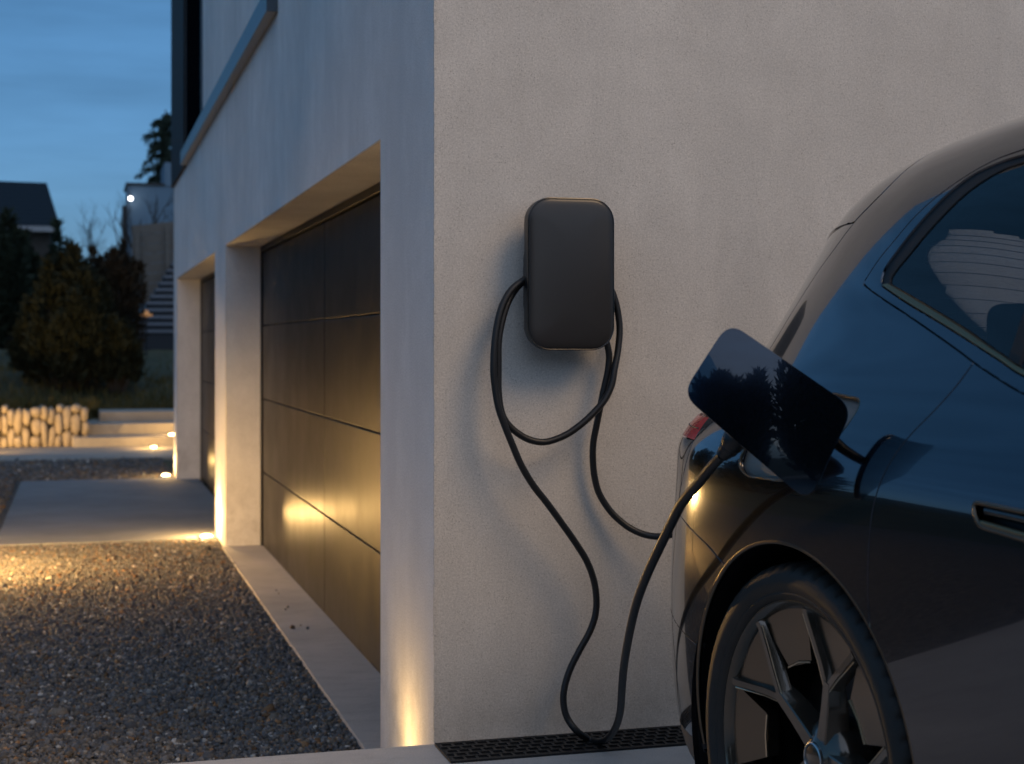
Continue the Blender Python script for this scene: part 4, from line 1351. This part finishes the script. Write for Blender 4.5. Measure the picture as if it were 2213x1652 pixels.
# ---- charging port behind the open flap
pport = empty('charge_port', tuple(float(q) for q in to_world(np.array([0, .95, 1.03]))), parent=car)
def shrink(poly, k, c=(-.005, 1.035)): return [(c[0]+(x-c[0])*k, c[1]+(y-c[1])*k) for x, y in poly]
M['port_grey'] = mat('port_grey', (.20, .185, .165), .45)
panel('port_frame', shrink(port, 1.04), M['port_grey'], holes=(shrink(port, .70),), offset=-.013, gap=0, flange=.035, parent=pport)
panel('port_back', shrink(port, .85), M['black'], offset=-.048, gap=0, flange=0, parent=pport)
pl_ = dens(shrink(port, 1.0), .008)
strip('port_lip', pl_ + pl_[:1], .0035, M['bronze_trim'], -.003, 6, parent=pport)
cM = np.column_stack([np.r_[CAR_F, 0], (0, 0, 1), np.r_[CAR_R, 0]])     # forward, up, outward
def car_mat(s, l, z):
    m = Matrix([list(cM[0])+[0], list(cM[1])+[0], list(cM[2])+[0], [0, 0, 0, 1]])
    p = to_world(np.array([s, l, z])); m.translation = Vector(p)
    return m
MB().lathe([(.0, .0), (.030, .0), (.036, .004), (.036, .03), (.031, .032), (.031, .008), (.0, .008)], 32, car_mat(-.02, .900, 1.04)).build('socket', M['black_plastic'], pport, smooth=40)

# ---- the flap itself: a gently curved plate on its hinge arm
nL = np.array([.76, .64, .10]); nL /= np.linalg.norm(nL)
eL = np.array([-.64, .76, 0]); eL /= np.linalg.norm(eL)
uL = np.cross(nL, eL); uL *= np.sign(uL[2])
pL = np.array([.21, 1.02, 1.01])
quad = rnd_poly([(.186, .251), (-.047, .092), (.031, -.084), (.273, .112)], .036, 7)
quad = dens(quad, .006)
def lidpt(a, b, h):
    c = ((a-.11)**2 + (b-.09)**2)
    return pL + eL*a + uL*b + nL*(h - .35*c)
bx_ = [p[0] for p in quad]; by_ = [p[1] for p in quad]
G = np.stack(np.meshgrid(np.arange(min(bx_), max(bx_), .011), np.arange(min(by_), max(by_), .011)), -1).reshape(-1, 2)
G = G[in_poly(G, quad)]
G = G[np.min(np.linalg.norm(G[:, None]-np.array(quad)[None], axis=-1), axis=1) > .004]
vo, eo, fo, *_ = delaunay_2d_cdt([Vector(p) for p in quad] + [Vector(p) for p in G], [(i, (i+1) % len(quad)) for i in range(len(quad))], [], 0, 1e-7)
V2 = np.array([tuple(p) for p in vo]); T = [tuple(f) for f in fo if in_poly(V2[list(f)].mean(0)[None], quad)[0]]
flap = empty('charge_flap', tuple(float(q) for q in to_world(pL)), parent=car)
flap['label'] = 'open charging flap standing out from the rear flank'
def lid_skin(name, h, mt, shr=1.):
    c0 = V2.mean(0)
    P = np.array([lidpt(*(c0 + (p-c0)*shr), h) for p in V2])
    return mk(name, to_world(P), T, mt, flap, smooth=60)
nq = len(quad)
# rim: rolls over from the outer skin to the inner one
prof = [(1., 0.), (1.006, -.0015), (1.009, -.005), (1.006, -.010), (.99, -.012)]
c0 = V2.mean(0); rows = []
for k_, h in prof: rows.append([lidpt(*(c0 + (np.array(p)-c0)*k_), h) for p in quad])
Vr = to_world(np.array(rows).reshape(-1, 3))
mk('flap_edge', Vr, [(j*nq+i, j*nq+(i+1) % nq, (j+1)*nq+(i+1) % nq, (j+1)*nq+i) for j in range(4) for i in range(nq)], M['paint'], flap, smooth=70)
lid_skin('outer_skin', 0., M['paint'])
lid_skin('inner_skin', -.012, M['black_plastic'], .99)
arm = catmull([tuple(to_world(p)) for p in (np.array([.115, .89, 1.035]), np.array([.135, .955, 1.035]), lidpt(.02, .03, -.035), lidpt(.045, .035, -.017))], 8)
MB().tube(arm, .011, 10).build('hinge_arm', M['black_plastic'], flap, smooth=50)

# ================================================================ wheels
M['tyre'] = mat('tyre_rubber', (.045, .041, .037), .6, Specular_IOR_Level=.45)
g = NG(M['tyre']); g.bump(g.noise(300, 2, .5), .08, .001)
g.color(g.mix((.020, .017, .0145), (.046, .037, .029), g.ramp(g.noise(5, 5, .6), [(.4, 0.), (.75, 1.)])))
M['wheel_dark'] = mat('wheel_dark', (.115, .096, .076), .20, .75, Coat_Weight=.8, Coat_Roughness=.04)
M['wheel_plate'] = mat('wheel_plate', (.165, .138, .11), .20, .95)
M['wheel_edge'] = mat('wheel_edge', (.62, .50, .36), .16, 1.)
M['disc'] = mat('brake_disc', (.12, .12, .125), .35, 1.)
def make_wheel(s, l, z, sgn=1, rot=0.):
    w = empty('wheel', tuple(float(q) for q in to_world(np.array([s, l*sgn, z]))), parent=car)
    A = car_mat(s, l*sgn, z)
    if sgn < 0: A = A @ Matrix.Rotation(math.pi, 4, 'Y')
    A = A @ Matrix.Rotation(rot, 4, 'Z')
    # tyre with cut tread blocks
    prof = [(.310, .100), (.313, .114), (.319, .121), (.327, .1255), (.330, .1245), (.336, .1285), (.348, .1335), (.352, .1330), (.362, .1315), (.372, .1275), (.380, .121), (.3860, .111), (.3880, .098), (.3900, .080), (.3905, .062), (.382, .060), (.382, .050), (.3912, .048), (.392, .016), (.383, .014), (.383, .004), (.392, .002)]
    prof = prof + [(r_, -h) for r_, h in reversed(prof)]
    n = 300
    m = len(prof)
    V = []
    for k in range(n):
        c, d = math.cos(2*math.pi*k/n), math.sin(2*math.pi*k/n)
        for j, (r_, h) in enumerate(prof):
            rr_ = r_
            if abs(h) > .060 and r_ > .374 and k % 5 == 0: rr_ -= .0075 * min(1, (r_-.372)/.010)
            if abs(h) <= .050 and (k + int(abs(h)*100)) % 9 == 0: rr_ -= .004
            V.append(A @ Vector((rr_*c, rr_*d, h)))
    Fc = [(k*m+j, ((k+1) % n)*m+j, ((k+1) % n)*m+j+1, k*m+j+1) for k in range(n) for j in range(m-1)]
    mk('tyre', [tuple(p) for p in V], Fc, M['tyre'], w, smooth=38)
    rim = MB().lathe([(.300, -.12), (.292, -.10), (.284, -.03), (.284, .05), (.292, .085), (.297, .098), (.302, .108), (.311, .1155), (.3165, .115), (.318, .108), (.316, .09), (.312, -.11)], 96, A).build('rim', M['wheel_dark'], w, smooth=35)
    MB().lathe([(.0005, -.06), (.30, -.06)], 48, A).build('inner_face', M['black'], w)
    MB().lathe([(.07, -.018), (.198, -.018), (.198, -.046), (.07, -.046)], 64, A, True).build('brake_disc', M['disc'], w, smooth=40)
    def P2(r_, th): return Vector((r_*math.sin(th), r_*math.cos(th)))
    def hgt(r_): return .070 + .036*(r_/.30)**1.6
    def bar(mb, pts, widths, top, drop, taper=.55, crown=.0):
        """spoke ridge: a run of stations with a narrow top, sloping flanks"""
        nst = len(pts); V = []; Fc = []
        for i, p in enumerate(pts):
            t = (pts[min(i+1, nst-1)] - pts[max(i-1, 0)]).normalized(); q = Vector((-t.y, t.x))
            w_ = widths[i]; h = top[i]
            for a, hh in ((-1, h-drop[i]), (-taper, h-.0025), (-taper*.8, h), (taper*.8, h), (taper, h-.0025), (1, h-drop[i])):
                V.append(A @ Vector((*(p + q*w_*a), hh)))
        for i in range(nst-1):
            for j in range(5): Fc.append((i*6+j, i*6+j+1, (i+1)*6+j+1, (i+1)*6+j))
        Fc.append(tuple(range(5, -1, -1))); Fc.append(tuple((nst-1)*6+j for j in range(6)))
        mb.add([tuple(v) for v in V], Fc)
    for k in range(5):
        th = R(20 + 72*k)
        mb = MB()
        rs = [.040, .075, .11, .145, .172]
        bar(mb, [P2(r_, th) for r_ in rs], [.032, .028, .0255, .024, .022], [hgt(r_)+.004 for r_ in rs], [.045, .045, .042, .036, .030])
        mb.build('spoke', M['wheel_dark'], w, smooth=30)
        for sg in (-1, 1):
            mb = MB()
            rr_ = [.158, .20, .245, .290, .301]
            tt = [th + sg*R(17.3)*x_ for x_ in (.0, .42, .76, .985, 1.0)]
            bar(mb, [P2(a, b) for a, b in zip(rr_, tt)], [.0165, .0160, .0150, .0160, .0165], [hgt(a)+.003 for a in rr_], [.026]*5, .5)
            mb.build('spoke_arm', M['wheel_edge'] if False else M['wheel_dark'], w, smooth=30)
            e = MB()
            e.tube([A @ Vector((*P2(a, b + sg*R(3.2)*(.2/a)), hgt(a)+.0005)) for a, b in zip(rr_[:-1], tt)], .0021, 6)
            e.build('arm_edge', M['wheel_edge'], w, smooth=60)
        # three-cornered insert inside the fork
        poly = [P2(.182, th)] + [P2(.296, th + R(a)) for a in np.linspace(-15.2, 15.2, 9)]
        MB().prism(poly, lambda p: tuple(A @ Vector((p.x, p.y, hgt(p.length)-.030))), lambda p: tuple(A @ Vector((p.x, p.y, hgt(p.length)-.011)))).build('insert', M['wheel_plate'], w, smooth=30)
        # four-cornered insert between two forks
        tm = th + R(36)
        poly = [P2(.190, tm + R(13.5)), P2(.190, tm - R(13.5))] + [P2(.2965, tm + R(a)) for a in np.linspace(-17.0, 17.0, 11)]
        MB().prism(poly, lambda p: tuple(A @ Vector((p.x, p.y, hgt(p.length)-.034))), lambda p: tuple(A @ Vector((p.x, p.y, hgt(p.length)-.008)))).build('insert', M['wheel_plate'], w, smooth=30)
        mb = MB()
        loop = [P2(.190, tm + R(13.5)), P2(.190, tm), P2(.190, tm - R(13.5))]
        mb.tube([A @ Vector((p.x, p.y, hgt(p.length)-.007)) for p in loop], .0032, 6)
        mb.build('insert_edge', M['wheel_edge'], w, smooth=60)
        b = MB().lathe([(.0005, .058), (.008, .058), (.009, .05), (.009, .03)], 12, A @ Matrix.Translation((*P2(.058, tm), 0)))
        b.build('wheel_bolt', M['steel'], w, smooth=40)
    MB().lathe([(.0005, .086), (.024, .086), (.030, .083), (.036, .078), (.046, .072), (.070, .060), (.080, .040), (.080, .0)], 48, A).build('hub', M['wheel_dark'], w, smooth=40)
    MB().lathe([(.0285, .0855), (.030, .0872), (.0325, .0860), (.033, .080)], 48, A).build('cap_ring', M['steel'], w, smooth=40)
    return w
make_wheel(0, .832, .392, 1, R(1.5))
make_wheel(0, .832, .392, -1, .3)
make_wheel(3.0, .832, .392, 1, .7)
make_wheel(3.0, .832, .392, -1, .9)

# ================================================================ the charger on the wall
wc = empty('wall_charger', (1.439, CY, 1.20))
tag(wc, 'black rounded rectangular charger mounted on the pale rendered wall', 'charger')
M['charger_face'] = mat('charger_face', (.030, .0285, .0275), .33, .0)
g = NG(M['charger_face']); g.bump(g.noise(900, 2, .5), .03, .0006)
def loft_rr(name, secs, m_, cx, cz, w, h, r, cap0=True, cap1=False, seg=10):
    V, Fc = [], []
    n = 0
    for (ins, y) in secs:
        poly = rrect(w-2*ins, h-2*ins, max(.004, r-ins), seg); n = len(poly)
        V += [(cx+a, y, cz+b) for a, b in poly]
    for j in range(len(secs)-1):
        for i in range(n): Fc.append((j*n+i, j*n+(i+1) % n, (j+1)*n+(i+1) % n, (j+1)*n+i))
    if cap0: Fc.append(tuple(range(n-1, -1, -1)))
    if cap1: Fc.append(tuple((len(secs)-1)*n+i for i in range(n)))
    return mk(name, V, Fc, m_, wc, smooth=32)
bx, bz = 1.439, 1.4305
loft_rr('front_cover', [(.125, 4.4118), (.09, 4.4122), (.06, 4.4132), (.04, 4.4144), (.024, 4.4160), (.013, 4.4178), (.0075, 4.4195), (.0048, 4.4218), (.0046, 4.425)], M['charger_face'], bx, bz,   .278, .465, .073)
loft_rr('edge_trim', [(.0045, 4.4215), (.0030, 4.4205), (.0010, 4.4215), (.0, 4.424), (.0006, 4.4275)], mat('charger_trim', (.09, .088, .086), .25, .9), bx, bz,   .278, .465, .073, False)
loft_rr('side_shell', [(.0012, 4.4275), (.0012, 4.462), (.004, 4.470), (.012, 4.474)], M['black_plastic'], bx, bz,   .278, .465, .073, False, True)
loft_rr('back_housing', [(.0, 4.4745), (.0, CY-.001)], M['black_plastic'], bx+.002, bz, .228, .318, .03, True, True)
loft_rr('cable_hook', [(.0, 4.476), (.0, 4.512), (.004, 4.515)], M['black_plastic'], bx, bz-.02, .252, .24, .05, True, True)

# ================================================================ charging cable
cc = empty('charging_cable', (1.46, 4.42, 0))
tag(cc, 'black charging cable looped over the wall charger and plugged into the car', 'cable')
M['cable'] = mat('cable_rubber', (.013, .0135, .0145), .42, Specular_IOR_Level=.4)
# loop that hangs round the charger (world metres)
CAB_A = [(1.5629, 4.4970, 1.4392), (1.6015, 4.4940, 1.3675), (1.6173, 4.4870, 1.2809), (1.6099, 4.4750, 1.2088), (1.5924, 4.4600, 1.1430), (1.5805, 4.4520, 1.0946), (1.5576, 4.4470, 1.0493), (1.5223, 4.4450, 1.0099), (1.4746, 4.4430, 0.9694), (1.4229, 4.4420, 0.9377), (1.3635, 4.4410, 0.9197), (1.3172, 4.4410, 0.9255), (1.2794, 4.4410, 0.9443), (1.2464, 4.4420, 0.9727), (1.2253, 4.4430, 1.0093), (1.2163, 4.4470, 1.0693), (1.2169, 4.4520, 1.1447), (1.2207, 4.4580, 1.2370), (1.2450, 4.4720, 1.3243), (1.2800, 4.4870, 1.3828), (1.3218, 4.4940, 1.4176), (1.3821, 4.4970, 1.4440)]
CAB_B = [(1.3893, 4.4720, 1.4359), (1.3289, 4.4680, 1.4236), (1.2860, 4.4620, 1.4032), (1.2490, 4.4550, 1.3688), (1.2203, 4.4460, 1.3124), (1.2020, 4.4370, 1.2299), (1.1958, 4.4300, 1.1451), (1.2003, 4.4280, 1.0853), (1.2100, 4.4240, 1.0256), (1.2293, 4.4210, 0.9699), (1.2522, 4.4200, 0.9139), (1.2817, 4.4220, 0.8491), (1.3211, 4.4270, 0.7877), (1.3651, 4.4320, 0.7341), (1.4133, 4.4380, 0.6715), (1.4577, 4.4440, 0.6121), (1.4985, 4.4500, 0.5495), (1.5224, 4.4540, 0.4896), (1.5313, 4.4560, 0.4319), (1.5276, 4.4560, 0.3822), (1.5082, 4.4540, 0.3315), (1.4731, 4.4500, 0.2757), (1.4417, 4.4460, 0.2200), (1.4219, 4.4400, 0.1644), (1.4185, 4.4340, 0.1177), (1.4289, 4.4240, 0.0756), (1.4537, 4.4050, 0.0405), (1.4960, 4.4252, 0.0115), (1.5126, 4.3866, 0.0115), (1.5028, 4.2700, 0.0509), (1.4881, 4.1600, 0.1113), (1.4517, 4.0200, 0.1919), (1.3883, 3.8300, 0.3073), (1.3402, 3.6800, 0.4033), (1.2890, 3.5000, 0.5196), (1.2533, 3.3500, 0.6223), (1.2312, 3.2200, 0.7082), (1.2228, 3.1300, 0.7735), (1.2150, 3.0400, 0.8381), (1.2108, 2.9700, 0.8876), (1.2141, 2.8900, 0.9355), (1.2173, 2.8300, 0.9738), (1.2209, 2.7900, 0.9966)]
CAB_C = [(1.5502, 4.4780, 1.2805), (1.5775, 4.4780, 1.2016), (1.5775, 4.4780, 1.1428), (1.5600, 4.4800, 1.0610), (1.5451, 4.4860, 0.9791), (1.5345, 4.4940, 0.9128), (1.5354, 4.5010, 0.8539), (1.5432, 4.5060, 0.7995), (1.5587, 4.5070, 0.7500), (1.5905, 4.5030, 0.6994), (1.6267, 4.4940, 0.6620), (1.6614, 4.4820, 0.6374), (1.7000, 4.4660, 0.6217), (1.7356, 4.4440, 0.6188), (1.7650, 4.4200, 0.6269), (1.7995, 4.3950, 0.6440), (1.8995, 4.3450, 0.6240), (2.0195, 4.2950, 0.5440), (2.0995, 4.2550, 0.3940), (2.1295, 4.2250, 0.2240), (2.1495, 4.1950, 0.0600), (2.2195, 4.1750, 0.0115), (2.4195, 4.2350, 0.0115), (2.6495, 4.1950, 0.0115)]
MB().tube(catmull(CAB_A, 8), .0106, 14).build('hanging_loop', M['cable'], cc, smooth=60)
MB().tube(catmull(CAB_B, 8), .0106, 14).build('lead', M['cable'], cc, smooth=60)
MB().tube(catmull(CAB_C, 8), .0106, 14).build('slack', M['cable'], cc, smooth=60)
# plug pushed into the port, hidden in part by the flap
pA, pB = to_world(np.array([-.02, .905, 1.04])), to_world(np.array([-.012, 1.075, 1.035]))
end = Vector(CAB_B[-1])
plug = MB().tube(catmull([tuple(pA), tuple(pA*.5+pB*.5), tuple(pB), tuple((Vector(pB)+end)/2), tuple(end)], 6), [.029]*8 + [.027]*4 + [.025]*3 + [.023]*3 + [.020]*3 + [.0165]*2 + [.014]*2, 16)
plug.build('plug', M['black_plastic'], cc, smooth=50)

# ================================================================ drain along the foot of the wall
dr = empty('drain_channel', (1.7, 4.42, 0))
tag(dr, 'black slotted drain grating set in the terrace along the wall foot', 'drain')
DX0, DX1, DY0, DY1 = 1.042, 5.6, 4.318, 4.517
MB().box(DX0, DX1, DY0, DY1, -.02, .0012).build('dark_base', M['black'], dr)  # black sheet stands for the dark depth under the grate
fr = MB()
fr.box(DX0-.006, DX1, DY0-.007, DY0-.0005, -.02, .0065); fr.box(DX0-.006, DX1, DY1+.0005, DY1+.007, -.02, .0065); fr.box(DX0-.007, DX0-.0005, DY0, DY1, -.02, .0063)
fr.build('edge_frame', M['gasket'], dr)['kind'] = 'stuff'
gt = MB()
nb = 6
for k in range(nb):
    y0 = DY0 + .001 + (DY1-DY0-.009)*k/(nb-1)
    gt.box(DX0, DX1, y0, y0+.0075, .0014, .0060)
x = DX0 + .002; k = 0
while x < 3.4:
    for j in range(nb-1):
        y0 = DY0 + .001 + (DY1-DY0-.009)*j/(nb-1)+.0072; y1 = DY0 + .001 + (DY1-DY0-.009)*(j+1)/(nb-1)+.0003
        xx = x + (.018 if j % 2 else 0)
        gt.box(xx, xx+.0085, y0, y1, .0013, .0054)
    x += .037
gto = gt.build('grate', mat('cast_iron', (.018, .019, .021), .42, .3), dr); gto['kind'] = 'stuff'
